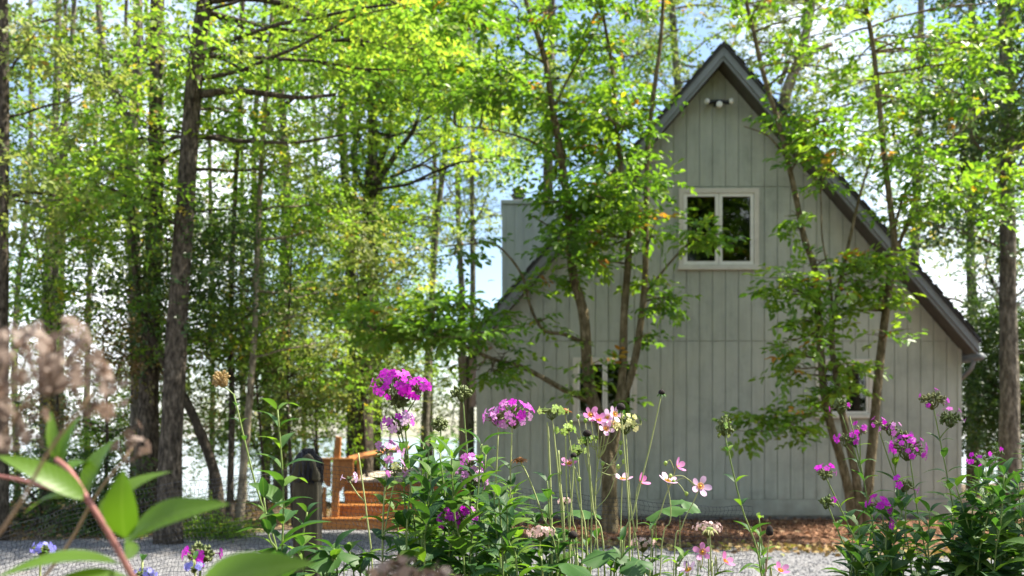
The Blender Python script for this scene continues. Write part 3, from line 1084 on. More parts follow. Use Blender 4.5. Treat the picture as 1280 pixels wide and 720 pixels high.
# ---------------------------------------------------------------- trees
def area(x0, x1, y0, y1, Y0, Y1, n, rx=0.85, rz=0.45, sp=32):
    out = []
    for i in range(n):
        Y = rnd.uniform(Y0, Y1)
        out.append((rnd.uniform(x0, x1), rnd.uniform(y0, y1), Y, rx * rnd.uniform(.7, 1.25), rz * rnd.uniform(.7, 1.3), int(sp * rnd.uniform(.7, 1.3))))
    return out


WOOD = 'trees of the lakeside wood'
DENS = 1.6
# -- left side, near to far
tree('tall_tree', 'thick leaning bark trunk, the largest at the left of the drive', [([(210, 690), (214, 560), (222, 400), (232, 250), (243, 100), (258, -20), (275, -200), (285, -420)], 12.2, 0.142, 0.07)],
     area(120, 420, 40, 260, 11, 14, 12, .8, .4, 26) + area(200, 520, -60, 90, 11, 14.5, 14, .9, .45, 36) + area(0, 420, -420, -80, 10, 16, 16, 1.2, .6, 34),
     M['bark_brown'], M['crown_lime'], WOOD,
     limbs=[([(250, 118), (290, 113), (330, 117), (375, 122), (420, 118)], 12.2, .05, .02), ([(256, 0), (300, -4), (350, 4), (410, 30), (455, 58)], 12.2, .06, .02),
            ([(248, 170), (300, 176), (370, 178), (430, 168)], 12.4, .035, .012), ([(250, 60), (300, 85), (345, 100)], 12.4, .025, .01)], t0=.6)
tree('tall_tree', 'straight reddish brown trunk just left of the thick leaning trunk', [([(183, 660), (186, 500), (192, 300), (196, 120), (197, -40), (199, -420)], 14.0, 0.145, 0.08)],
     area(60, 300, 60, 330, 13, 16, 10, .8, .45, 24) + area(80, 330, -300, -40, 12, 17, 12, 1.1, .6, 30), M['bark_brown'], M['crown_mid'], WOOD)
tree('forked_tree', 'slim grey trunk forking into two limbs at the upper left', [([(172, 640), (172, 480), (168, 330), (166, 235), (167, 160), (173, 60), (170, -60), (168, -300)], 15.0, 0.12, 0.06)],
     area(40, 260, 0, 330, 13.5, 17, 14, .8, .4, 24) + area(40, 260, -300, -40, 13.5, 17, 8, 1.1, .6, 30), M['bark_grey'], M['crown_olive'], WOOD,
     limbs=[([(166, 165), (145, 120), (131, 75), (124, 20), (120, -60)], 15.0, .075, .04), ([(131, 110), (100, 90), (60, 95)], 15.0, .03, .01)])
tree('tall_tree', 'slim pale trunk at the far left edge of the picture', [([(2, 690), (3, 500), (4, 300), (5, 100), (4, -60), (4, -300)], 12.6, 0.075, 0.05)],
     area(-120, 120, 20, 330, 11.5, 15, 10, .7, .4, 24) + area(-160, 110, -250, 0, 11.5, 15, 8, .9, .5, 28), M['bark_brown'], M['crown_olive'], WOOD, t0=.6)
tree('twin_trunk_tree', 'two thin trunks rising side by side near the left edge', [([(58, 640), (56, 420), (64, 260), (70, 120), (74, -20), (80, -260)], 17.5, 0.085, 0.04), ([(66, 640), (66, 420), (74, 250), (84, 120), (92, 20), (96, -150)], 17.7, 0.07, 0.035)],
     area(-40, 200, -20, 300, 16, 20, 16, .9, .45, 26) + area(-60, 200, -250, -20, 15, 20, 8, 1.2, .6, 26), M['bark_grey'], M['crown_mid'], WOOD,
     limbs=[([(66, 215), (90, 180), (115, 150), (140, 125)], 17.5, .04, .015)])
tree('leaning_tree', 'dark trunk leaning left out of the undergrowth behind the thick trunk', [([(275, 660), (270, 600), (252, 545), (232, 500), (214, 470), (190, 420), (170, 350), (165, 250)], 13.2, 0.085, 0.03)],
     area(110, 300, 260, 470, 12.6, 15, 12, .75, .4, 26), M['bark_dark'], M['crown_mid'], WOOD, leaf=(0.065, 0.042))
tree('thin_tree', 'thin sunlit trunk standing right of the leaning dark trunk', [([(298, 672), (303, 600), (310, 520), (318, 420), (322, 300), (330, 150), (340, 20), (345, -120)], 13.4, 0.055, 0.025)],
     area(230, 430, 180, 460, 12.6, 15.5, 14, .7, .38, 26), M['bark_pale'], M['crown_olive'], WOOD, leaf=(0.065, 0.04))
tree('thin_tree', 'thin dark trunk close beside the thin sunlit trunk', [([(287, 668), (288, 600), (290, 500), (288, 400), (293, 260), (300, 120), (306, -60)], 14.2, 0.05, 0.025)],
     area(200, 400, 240, 520, 13.4, 16, 12, .7, .4, 24), M['bark_brown'], M['crown_dark'], WOOD, leaf=(0.06, 0.04))
tree('forked_tree', 'grey trunk forking low with dark limbs behind the lime foliage', [([(350, 640), (352, 450), (357, 300), (356, 190), (352, 130), (345, 40), (330, -80)], 19.5, 0.12, 0.05)],
     area(260, 480, 0, 320, 17.5, 22, 20, 1.0, .5, 30) + area(240, 480, -260, 0, 17, 22, 8, 1.3, .6, 28), M['bark_grey'], M['crown_lime'], WOOD,
     limbs=[([(355, 175), (340, 165), (335, 140), (352, 125)], 19.4, .06, .035), ([(352, 135), (375, 110), (380, 60), (372, 0)], 19.5, .05, .02)], t0=.35)
tree('spreading_tree', 'spreading multi limbed tree with glowing yellow green crown left of the cabin', [([(452, 640), (456, 480), (459, 330), (462, 240), (466, 180), (463, 110), (455, 20), (450, -120)], 18.5, 0.16, 0.05)],
     area(390, 640, 40, 210, 16, 20, 24, .95, .45, 40) + area(370, 560, -30, 60, 16, 20, 10, 1., .5, 38) + area(400, 560, 230, 380, 17, 20.5, 14, .85, .45, 34) + area(380, 680, -260, -40, 15, 21, 12, 1.3, .6, 30),
     M['bark_brown'], M['crown_lime'], WOOD,
     limbs=[([(462, 245), (480, 215), (500, 185), (518, 160), (530, 120)], 18.4, .07, .03), ([(460, 250), (445, 215), (440, 190), (455, 165)], 18.5, .05, .02),
            ([(462, 235), (485, 175), (490, 130), (500, 60)], 18.7, .06, .025)], t0=.68)
tree('slender_tree', 'slender leaning trunk against the bright sky left of the chimney', [([(527, 640), (533, 500), (538, 400), (545, 290), (556, 190), (562, 80), (566, -60)], 22.0, 0.09, 0.045)],
     area(440, 640, 120, 330, 20, 24, 12, .9, .45, 24) + area(440, 640, -120, 120, 20, 24, 10, 1.1, .5, 26), M['bark_grey'], M['crown_mid'], WOOD)
tree('slender_tree', 'straight slender trunk against the bright sky nearest the chimney', [([(588, 640), (589, 480), (591, 340), (590, 220), (592, 120), (594, -60)], 24.0, 0.08, 0.04)],
     area(500, 660, 170, 330, 22, 26, 9, .9, .4, 20) + area(500, 680, -60, 170, 22, 26, 12, 1.1, .5, 26), M['bark_grey'], M['crown_olive'], WOOD,
     limbs=[([(590, 285), (602, 262), (610, 240)], 24, .035, .012)])
tree('tall_tree', 'dark brown trunk behind the orange steps', [([(441, 640), (443, 560), (440, 460), (437, 330), (430, 200), (426, 60)], 20.5, 0.14, 0.07)],
     area(330, 520, 380, 520, 18.5, 22, 14, .8, .45, 34) + area(360, 560, 250, 400, 19, 23, 8, .9, .5, 30), M['bark_dark'], M['crown_olive'], WOOD, leaf=(.07, .045))
tree('thin_tree', 'thin trunk between the orange steps and the netted post', [([(470, 640), (472, 560), (474, 470), (470, 330), (478, 200)], 23.5, 0.09, 0.05)],
     area(400, 560, 400, 540, 21, 25, 8, .9, .45, 30), M['bark_brown'], M['crown_mid'], WOOD)
# deep in the wood: slim far trees that nothing tells apart
for i in range(15):
    x = -70 + i * 46 + rnd.uniform(-14, 14)
    Y = rnd.uniform(25, 32)
    tree('far_tree', 'slim far tree deep in the wood on the left, seen through nearer leaves', [([(x, 640), (x + rnd.uniform(-8, 8), 420), (x + rnd.uniform(-14, 14), 200), (x + rnd.uniform(-20, 20), -60)], Y, rnd.uniform(.07, .13), .05)],
         area(x - 80, x + 80, -60, 330, Y - 1.5, Y + 1.5, 11, 1.2, .6, 15) + area(x - 60, x + 60, 300, 560, Y - 1.5, Y + 1.5, 5, 1.0, .6, 16),
         M[('bark_grey', 'bark_brown')[i % 2]], M[('crown_mid', 'crown_olive', 'crown_lime')[i % 3]], 'far trees deep in the left wood', leaf=(.11, .07), t0=.5)
# left understory: shrubs and small hollies
SHR = 'shrubs under the trees'


def shrub(label, x, y, Y, blobs, leafm, leaf=(.055, .036), name='shrub', top=None, t0=.5, barkm='bark_dark', r=.03):
    tops = [(x + rnd.uniform(-10, 10), y), (x + rnd.uniform(-14, 14), (y + (top or y - 160)) / 2), (x + rnd.uniform(-20, 20), top or y - 160)]
    return tree(name, label, [(tops, Y, r, r * .4)], blobs, M[barkm], M[leafm], SHR, leaf=leaf, spray=(.28, 9), cat='shrub', branch_r=.014, t0=t0, flat=.6)


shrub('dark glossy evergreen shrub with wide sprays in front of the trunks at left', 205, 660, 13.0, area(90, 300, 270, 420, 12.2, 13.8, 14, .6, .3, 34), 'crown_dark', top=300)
shrub('brownish half dry shrub behind the pink stemmed plant at left', 130, 660, 14.6, area(60, 220, 390, 520, 13.8, 15.6, 14, .6, .35, 30), 'crown_dry', top=420, barkm='bark_brown')
shrub('yellow green bush low between the left trunks', 120, 660, 15.6, area(60, 200, 500, 600, 14.8, 16.6, 10, .6, .35, 36), 'crown_lime', top=520, t0=.4)
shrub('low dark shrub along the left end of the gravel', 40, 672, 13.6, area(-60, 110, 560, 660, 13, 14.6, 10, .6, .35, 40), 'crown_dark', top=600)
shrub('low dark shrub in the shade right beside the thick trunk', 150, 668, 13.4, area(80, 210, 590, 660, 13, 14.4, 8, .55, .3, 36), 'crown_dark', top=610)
shrub('pale speckled shrub in the middle of the left undergrowth', 330, 650, 15.0, area(260, 400, 380, 520, 14, 16.4, 16, .65, .4, 32), 'crown_olive', top=430, t0=.7)
shrub('tall leafy bush with pale sunlit leaves left of the orange steps', 400, 640, 17.0, area(340, 480, 340, 500, 16, 18.4, 20, .75, .45, 36), 'crown_lime', top=380, t0=.45)
shrub('pale sunlit sapling between the thin trunks and the spreading tree', 365, 655, 14.6, area(310, 430, 250, 470, 13.8, 15.8, 15, .55, .3, 24), 'crown_lime', leaf=(.07, .045), top=290, t0=.5)
shrub('sunlit sapling with pale leaves beside the orange steps', 455, 648, 16.0, area(405, 520, 300, 480, 15.2, 17, 13, .6, .3, 24), 'crown_olive', leaf=(.075, .048), top=330, t0=.7)
shrub('sunlit leafy sapling in front of the far left trunks', 60, 655, 14.4, area(0, 160, 240, 420, 13.6, 15.4, 12, .6, .3, 22), 'crown_lime', leaf=(.07, .045), top=280, t0=.45)
shrub('mid green bush below the pale sunlit bush', 390, 646, 17.6, area(330, 450, 480, 580, 16.5, 19, 10, .7, .4, 34), 'crown_mid', top=520)
shrub('bright green low plant at the foot of the thin sunlit trunk', 262, 676, 13.0, area(235, 300, 648, 672, 12.7, 13.4, 5, .28, .14, 30), 'crown_lime', top=650, t0=.3, r=.012)
shrub('dark wide bush filling the far left background', 60, 640, 18.0, area(-60, 160, 440, 580, 17, 20, 12, .9, .5, 34), 'crown_dark', top=470)
shrub('green bush in the gap between thick trunk and netted post', 320, 645, 18.5, area(240, 380, 500, 600, 17.5, 20, 8, .7, .4, 30), 'crown_mid', top=530)

shrub('wide green bush on the bank behind the far left trunks', 30, 640, 21.0, area(-60, 150, 430, 640, 20, 23, 18, .9, .5, 30), 'crown_lime', top=460)
shrub('wide pale bush on the bank behind the thick trunk', 200, 640, 21.5, area(120, 290, 400, 640, 20.5, 23, 20, .9, .5, 30), 'crown_olive', top=450)
shrub('wide green bush on the bank behind the netted post', 340, 640, 22.0, area(270, 430, 400, 640, 21, 24, 20, .9, .5, 30), 'crown_lime', top=450)
shrub('pale bush on the bank beyond the deck', 480, 640, 25.0, area(420, 570, 440, 560, 24, 27, 9, .9, .5, 26), 'crown_olive', top=470)

# -- right side
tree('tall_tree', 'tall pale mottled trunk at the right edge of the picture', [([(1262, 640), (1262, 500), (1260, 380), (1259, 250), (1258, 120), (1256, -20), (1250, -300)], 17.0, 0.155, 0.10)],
     area(1150, 1320, 120, 330, 15, 19, 20, .85, .4, 30) + area(1130, 1340, -30, 120, 15, 19, 20, 1., .5, 34) + area(1050, 1400, -350, -80, 14, 20, 14, 1.3, .6, 26),
     M['bark_grey'], M['crown_dark'], WOOD, limbs=[([(1256, 52), (1220, 50), (1180, 56), (1145, 52)], 16.8, .06, .02), ([(1258, 200), (1290, 170), (1340, 150)], 17, .06, .03)])
tree('tall_tree', 'slimmer trunk left of the mottled trunk at the right edge', [([(1216, 640), (1216, 420), (1213, 300), (1217, 200), (1215, 60), (1212, -100)], 22.0, 0.12, 0.06)],
     area(1100, 1300, 150, 400, 20, 25, 16, 1., .5, 26) + area(1080, 1300, -120, 150, 20, 25, 14, 1.2, .55, 28), M['bark_grey'], M['crown_lime'], WOOD, t0=.45)
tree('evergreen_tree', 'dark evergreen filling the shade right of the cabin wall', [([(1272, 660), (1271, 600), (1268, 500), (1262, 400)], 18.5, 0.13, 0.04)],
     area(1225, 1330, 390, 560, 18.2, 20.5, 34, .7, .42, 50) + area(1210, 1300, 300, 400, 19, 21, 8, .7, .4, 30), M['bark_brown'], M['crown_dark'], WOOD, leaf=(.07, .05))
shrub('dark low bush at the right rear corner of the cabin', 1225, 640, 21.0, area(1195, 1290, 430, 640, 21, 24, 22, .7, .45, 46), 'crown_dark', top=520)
tree('tall_tree', 'bare sunlit limbs reaching up behind the right roof slope', [([(960, 640), (962, 300), (975, 160), (985, 110), (1000, 70), (1012, 20), (1030, -80)], 27.0, 0.2, 0.10)],
     area(880, 1120, -40, 170, 25.5, 29, 22, 1.2, .55, 32) + area(900, 1150, -260, -40, 25, 30, 10, 1.4, .7, 28), M['bark_pale'], M['crown_olive'], WOOD,
     limbs=[([(980, 120), (995, 88), (1015, 66), (1040, 55)], 26.6, .12, .06), ([(975, 105), (990, 70), (1012, 58)], 26.9, .07, .04)], leaf=(.10, .065))
tree('tall_tree', 'trunk rising behind the chimney flue', [([(686, 640), (686, 300), (685, 210), (688, 100), (690, -60)], 27.5, 0.17, 0.10)],
     area(600, 860, 30, 220, 25.5, 30, 26, 1.2, .55, 32) + area(600, 900, -200, 30, 25, 30, 14, 1.4, .7, 28), M['bark_grey'], M['crown_mid'], WOOD, leaf=(.10, .065), t0=.55)
tree('tall_tree', 'background tree with pale foliage right of the roof slope', [([(1140, 640), (1142, 380), (1146, 250), (1150, 100), (1152, -60)], 27.0, 0.14, 0.08)],
     area(1030, 1250, 60, 340, 25, 29, 28, 1.2, .55, 30), M['bark_grey'], M['crown_olive'], WOOD, leaf=(.10, .065), t0=.6)
tree('tall_tree', 'background tree whose crown shows above the cabin ridge', [([(850, 640), (852, 200), (845, 80), (835, -60)], 28.0, 0.15, 0.08)],
     area(760, 980, -60, 120, 26, 30, 20, 1.2, .55, 28), M['bark_grey'], M['crown_olive'], WOOD, leaf=(.10, .065), t0=.5)

# -- unseen tree added beyond the right picture edge to shade the near flower bed
root = thing('added_shade_tree', 'unseen tree added beyond the right picture edge to shade the flower bed', 'tree', (8.6, 6.4, 0))
pts = smooth_path([(8.6, 6.4, -.1), (8.6, 6.2, 4), (8.9, 5.8, 8), (9.4, 5.2, 12)])
part('trunk', MB().tube(pts, taper(.2, .06, len(pts), .3), 10, .06, rnd), M['bark_brown'], root, True)
lv = Leaves()
for _ in range(26):
    lv.sprays((9.6 + rnd.uniform(-2.2, 2.2), 4.9 + rnd.uniform(-2.2, 2.2), rnd.uniform(9.5, 13)), (.9, .9, .5), 26, L=.4, per=9, ll=.13, lw=.085)
put('crown', lv.mesh('crown', M['crown_mid'], (8.6, 6.4, 0)), root)['kind'] = 'stuff'

# -- trees behind the viewer, mirrored in the upstairs window
for i, (bx, by, hgt) in enumerate(((4.5, -10, 15), (8.0, -12, 18), (11.5, -12.5, 18), (15.5, -11, 14), (9.6, -16, 20))):
    root = thing('tall_tree', ['tree mirrored in the lower left window of the cabin', 'tree mirrored in the left upstairs pane', 'tree mirrored in the right upstairs pane', 'tree mirrored in the lower right window of the cabin', 'taller tree mirrored behind the others in the upstairs panes'][i], 'tree', (bx, by, 0), 'trees mirrored in the window')
    pts = smooth_path([(bx, by, -.1), (bx + .2, by, hgt * .3), (bx - .1, by + .2, hgt * .6), (bx + .1, by, hgt)])
    part('trunk', MB().tube(pts, taper(.2, .05, len(pts), .3), 10, .06, rnd), M['bark_brown'], root, True)
    lv = Leaves()
    for _ in range(90):
        lv.sprays((bx + rnd.uniform(-2.8, 2.8), by + rnd.uniform(-2.2, 2.2), rnd.uniform(1.2, hgt + 1)), (1.3, 1.3, .8), 34, L=.5, per=9, ll=.20, lw=.14)
    put('crown', lv.mesh('crown', M['crown_mid'], (bx, by, 0)), root)['kind'] = 'stuff'


# ---------------------------------------------------------------- the two slender trees in front of the cabin
def leaf_mesh(name, mat, L=1.0, W=0.34, n=6, droop=0.25, fold=0.12, base=0.15, tipw=0.0, wave=0.0):
    """leaf along +Y, length L; n sections, 2 halves"""
    mb = MB()
    rows = []
    for i in range(n + 1):
        t = i / n
        w = W * 0.5 * (math.sin(math.pi * min(1, t ** 0.75)) ** 0.85 if 0 < t < 1 else 0.0)
        if i == 0:
            w = W * 0.04
        z = -droop * L * t * t + 0.06 * L * math.sin(math.pi * t)
        y = L * (t - 0.12 * droop * t * t)
        r = []
        for sgn in (-1, 0, 1):
            r.append(len(mb.v))
            mb.v.append((sgn * w, y, z + (fold * w * abs(sgn) * 2) + wave * sgn * math.sin(t * 9) * w))
        rows.append(r)
    for a, b in zip(rows, rows[1:]):
        mb.f.append((a[0], a[1], b[1], b[0]))
        mb.f.append((a[1], a[2], b[2], b[1]))
    return mb.mesh(name, mat, True)


TL = [leaf_mesh('tree_leaf', M['tree_leaf'], 1.0, 0.48, 4, d, f) for d, f in ((.15, .1), (.35, .2), (.05, .25))]


def front_tree(name, label, Yb, stems, limbs, blobs, singles, barkm, t0, dens=.6):
    base = P(stems[0][0][0][0], 600, Yb)
    base.z = 0
    root = thing(name, label, 'tree', base)
    allp = []
    for pts, r0, r1 in stems:
        w = [P(q[0], q[1], q[2] if len(q) > 2 else Yb) for q in pts]
        if w[0].z < .3:
            w[0].z = -0.05
        w = smooth_path(w, 5)
        part('trunk', MB().tube(w, taper(r0, r1, len(w), .12 if w[0].z < 0 else 0), 10, .06, rnd), barkm, root, True)
        allp += [(p, r0) for p in w[5:]]
    for pts, r0, r1 in limbs:
        w = smooth_path([P(q[0], q[1], q[2] if len(q) > 2 else Yb) for q in pts], 5)
        part('branch', MB().tube(w, taper(r0, r1, len(w)), 7, .08, rnd), barkm, root, True)
        allp += [(p, r0) for p in w]
    lv = Leaves()
    bm = MB()
    spots = []
    for (px, py, Y, rx, rz, n) in blobs:
        c = P(px, py, Y)
        best = min(allp, key=lambda q: (q[0] - c).length + .8 * max(0, q[0].z - c.z))
        w = wobble(best[0], c, 5, .1)
        r = min(.016, best[1] * .5)
        bm.tube(w, taper(r, r * .35, 6), 5, 0, None, False)
        for _ in range(4):
            e = c + Vector((rnd.uniform(-1, 1) * rx, rnd.uniform(-1, 1) * rx, rnd.uniform(-.6, .7) * rz))
            bm.tube(wobble(w[rnd.randint(2, 5)], e, 3, .12), taper(r * .5, .0025, 4), 4, 0, None, False)
        lv.sprays(c, (rx, rx, rz), max(4, int(n * dens)), L=.32, per=8, ll=.112, lw=.060, flat=.30, t0=t0 + rnd.uniform(-.15, .15), tv=.2, droop=.1)
        spots.append((c, rx, rz))
    part('branchwork', bm, barkm, root, True)['kind'] = 'stuff'
    put('crown', lv.mesh('crown', M['crown_front'], tuple(root.location), True), root)['kind'] = 'stuff'
    # single leaves on the camera side of the clumps
    for i in range(singles):
        c, rx, rz = spots[rnd.randrange(len(spots))]
        p = c + Vector((rnd.gauss(0, .6) * rx, -abs(rnd.gauss(.5, .4)) * rx, rnd.gauss(0, .6) * rz))
        d = Vector((rnd.gauss(0, 1), rnd.gauss(-.3, .6), rnd.gauss(-.15, .35)))
        put('leaf', TL[i % 3], root, frame(p, d, (rnd.gauss(0, .45), rnd.gauss(-.2, .45), 1), rnd.uniform(.09, .135), root.location))
    return root


front_tree('slender_tree', 'leafy multi stemmed tree before the middle of the cabin, hiding the lower left window', 13.4,
           [([(762, 668), (762, 620), (760, 570), (752, 530), (738, 490), (733, 440), (729, 390), (716, 340), (711, 270), (702, 200), (690, 130), (680, 70), (660, 10), (640, -60)], .105, .025),
            ([(764, 575), (772, 520), (778, 470), (780, 400), (785, 330), (790, 260), (800, 200)], .07, .035),
            ([(774, 510), (790, 465), (800, 410), (806, 350), (808, 250), (810, 180), (818, 110), (826, 50), (830, -20)], .055, .022),
            ([(790, 280), (778, 220), (771, 160), (766, 90), (756, 30), (745, -40)], .035, .018)],
           [([(735, 500), (705, 487), (675, 470), (648, 457), (620, 450, 13.1), (590, 437, 12.9), (555, 418, 12.7), (520, 411, 12.6), (470, 414, 12.5)], .042, .012),
            ([(731, 428), (705, 418), (678, 411), (662, 380), (655, 350), (640, 325), (615, 303), (590, 305), (555, 308)], .028, .009),
            ([(804, 370), (820, 350), (845, 320), (870, 298), (905, 292)], .022, .006),
            ([(700, 200), (670, 180), (640, 168), (600, 160), (570, 158)], .02, .007),
            ([(712, 300), (690, 285), (665, 270)], .018, .008),
            ([(692, 135), (720, 80), (745, 40)], .02, .008), ([(682, 80), (650, 55), (648, 10)], .02, .008)],
           area(690, 822, 215, 300, 12.4, 14.0, 19, .42, .15, 26) + area(690, 830, 290, 350, 12.6, 14, 6, .34, .13, 20) + area(480, 620, 375, 425, 12.0, 13.2, 13, .36, .14, 26)
           + area(435, 520, 380, 420, 12, 13, 5, .32, .12, 22)
           + area(590, 690, 430, 470, 12.4, 13.4, 5, .22, .10, 13) + area(715, 745, 420, 500, 12.9, 13.7, 3, .16, .12, 12) + area(655, 720, 350, 420, 12.8, 13.6, 4, .22, .12, 14) + area(800, 850, 350, 430, 12.8, 13.8, 5, .24, .14, 14)
           + area(850, 905, 285, 310, 12.8, 13.4, 4, .2, .09, 16) + area(740, 780, 450, 515, 12.9, 13.6, 3, .16, .10, 12) + area(560, 720, 0, 130, 12.2, 14.4, 16, .44, .16, 22) + area(690, 805, -20, 190, 12.4, 14.6, 17, .44, .18, 22)
           + area(670, 790, 130, 220, 12.4, 14.4, 12, .42, .2, 22) + area(560, 605, 290, 330, 12.8, 13.6, 2, .24, .10, 12) + area(440, 600, -20, 30, 12.2, 13.8, 6, .4, .15, 22) + area(540, 860, -200, -30, 12, 15, 7, .6, .3, 18),
           290, M['bark_moss'], .54, .62)
front_tree('slender_tree', 'leafy multi stemmed tree before the right of the cabin, screening the lower right window', 13.0,
           [([(1066, 668), (1062, 620), (1050, 570), (1038, 530), (1030, 490), (1026, 440), (1022, 380), (1018, 335), (1006, 300), (998, 262), (988, 215), (975, 160), (955, 95), (942, 40), (925, -30)], .062, .025),
            ([(1074, 668), (1072, 610), (1060, 550), (1048, 490), (1040, 430), (1042, 395), (1050, 355), (1062, 300), (1076, 240), (1090, 195)], .06, .012),
            ([(1082, 668), (1085, 610), (1092, 540), (1098, 470), (1106, 400), (1113, 345), (1118, 305), (1112, 250), (1105, 190), (1098, 120), (1090, 50), (1075, -30)], .068, .026)],
           [([(1040, 400), (1038, 350), (1028, 300), (1026, 240)], .02, .007), ([(1118, 320), (1135, 280), (1160, 255), (1200, 240), (1240, 235)], .028, .008),
            ([(1116, 310), (1122, 270), (1140, 225), (1180, 200)], .022, .007), ([(1100, 150), (1130, 195), (1090, 195)], .006, .005),
            ([(1036, 500), (1010, 520), (980, 535), (945, 540)], .02, .006), ([(985, 200), (960, 170), (930, 158)], .016, .006), ([(1042, 400), (1010, 420), (985, 425)], .016, .006)],
           area(915, 1060, 138, 185, 12.2, 13.6, 9, .3, .11, 18) + area(985, 1040, 180, 330, 12.3, 13.4, 6, .22, .12, 12) + area(975, 1070, 345, 420, 12.2, 13.6, 9, .28, .13, 20)
           + area(960, 1010, 420, 480, 12.2, 13.2, 5, .24, .1, 16) + area(925, 1000, 510, 550, 12, 13, 6, .24, .09, 22) + area(1030, 1070, 420, 500, 12.3, 13.3, 6, .2, .12, 16)
           + area(1085, 1130, 300, 420, 12.3, 13.5, 7, .22, .12, 14) + area(1060, 1110, 310, 400, 12.3, 13.4, 6, .22, .12, 14) + area(1120, 1270, 190, 270, 12.2, 13.8, 12, .34, .14, 20) + area(975, 1070, -20, 110, 12.4, 14.2, 10, .38, .18, 18) + area(900, 960, -40, 5, 12.4, 14, 4, .3, .12, 14)
           + area(1060, 1270, -20, 130, 12.4, 14.2, 14, .42, .2, 20) + area(900, 1280, -320, -80, 12, 15, 7, .6, .35, 20) + area(1090, 1150, 120, 230, 12.4, 13.6, 6, .3, .14, 14),
           290, M['bark_moss'], .64, .58)


# ---------------------------------------------------------------- foreground: netted post and garden net
YN = 4.3
def nx(px, Y=YN):
    return (px - 640) / FP * Y


post = thing('net_post', 'weathered square post capped with bunched black netting before the steps', 'post', (nx(385), YN, 0))
xa, xb = nx(369), nx(400)
o = part('shaft', MB().box(xa, xb, YN - .052, YN + .052, -.1, 1.114), M['post_wood'], post)
bevel(o, .006)
zt = P(385, 601, YN).z
z2 = P(385, 588, YN).z
z3 = P(385, 566, YN).z
cm = MB()
cx = (xa + xb) / 2
i0 = 0
cm.prism([(xa - .006, zt), (xb + .006, zt), (xb + .005, z2 - .015), (cx + .035, z3 - .02), (cx + .012, z3), (cx - .04, z3 - .045), (xa - .005, z2 - .02)], YN - .058, YN + .058)
bevel(part('cap', cm, M['post_wood'], post), .008)
bunch = MB()
for _ in range(230):   # net gathered over the cap
    a = rnd.uniform(0, 6.28)
    p0 = Vector((cx + .064 * math.cos(a), YN + .066 * math.sin(a), zt + rnd.uniform(-.02, .03)))
    p2 = Vector((cx + rnd.uniform(-.02, .03), YN + rnd.uniform(-.03, .03), z3 + rnd.uniform(.004, .02)))
    p1 = p0.lerp(p2, .5) + Vector((math.cos(a) * .02, math.sin(a) * .02, rnd.uniform(0, .02)))
    bunch.tube(smooth_path([p0, p1, p2], 3), .0015, 3, cap=False)
part('netting_bunch', bunch, M['net'], post)['kind'] = 'stuff'


def net_top(px):
    """upper edge of the net in photo rows"""
    if px < 385:
        t = (385 - px) / 430.0
        return 584 + 95 * min(1, t) ** 0.8 - 26 * math.sin(math.pi * min(1, t))
    t = (px - 385) / 520.0
    return 574 + 60 * min(1, t) ** .7


def net_pt(u, k, ncol):
    """u: column position in photo px, k: row index (0 top)"""
    zt_ = P(u, net_top(u), YN).z
    y = YN + .035 * math.sin(u * .021) + .02 * math.sin(u * .057 + k * .15)
    z = zt_ - k * .019 + .004 * math.sin(u * .09 + k * .4)
    x = nx(u) + .006 * math.sin(k * .5 + u * .03)
    return (x, y, z)


net = thing('garden_net', 'fine black garden netting hung across the front of the gravel drive', 'netting', (nx(385), YN, 0))
us = [-60 + i * 5.3 for i in range(int(1010 / 5.3))]
nm = MB()
ROWS = 46
for i, u in enumerate(us):
    nm.tube([net_pt(u + (2.0 if (k % 2) else 0), k, 0) for k in range(0, ROWS)], .00085, 3, cap=False)
part('mesh_strand', nm, M['net'], net)['kind'] = 'stuff'
nm = MB()
for k in range(ROWS):
    nm.tube([net_pt(u, k, 0) for u in us], .00085 if k else .0011, 3, cap=False)
part('mesh_strand', nm, M['net'], net)['kind'] = 'stuff'

# ---------------------------------------------------------------- foreground plants
PL = [leaf_mesh('phlox_leaf', M['phlox_leaf'], 1, w, 7, d, f, wave=.05) for w, d, f in ((.34, .22, .18), (.31, .40, .12), (.38, .12, .22), (.29, .55, .15))]
PLL = [leaf_mesh('lit_leaf', M['phlox_leaf_lit'], 1, w, 7, d, f, wave=.05) for w, d, f in ((.32, .30, .18), (.29, .50, .12))]
NL = [leaf_mesh('near_leaf', M['near_leaf'], 1, .28, 10, d, f) for d, f in ((.12, .15), (.25, .10))]
NLB = leaf_mesh('near_leaf_broad', M['near_leaf'], 1, .50, 10, .06, .12)


def lobed_mesh():
    mb = MB()
    out = []
    for i in range(41):
        a = -2.5 + 5.0 * i / 40
        lobe = abs(math.cos(a * 1.26))
        r = (0.55 + 0.45 * lobe ** .7) * (1 - 0.10 * abs(a)) * (1 + .05 * math.sin(a * 23))
        out.append((math.sin(a) * r * .62, .25 + math.cos(a) * r * .75, -.18 * r * r + .05 * math.cos(a * 5)))
    mb.v = [(0, 0, 0), (0, .25, .05)] + out
    for i in range(40):
        mb.f.append((1, 2 + i, 3 + i))
    mb.f.append((0, 2, 1))
    mb.f.append((0, 1, 42))
    return mb.mesh('lobed_leaf', M['lobed_leaf'], True)


LOB = lobed_mesh()


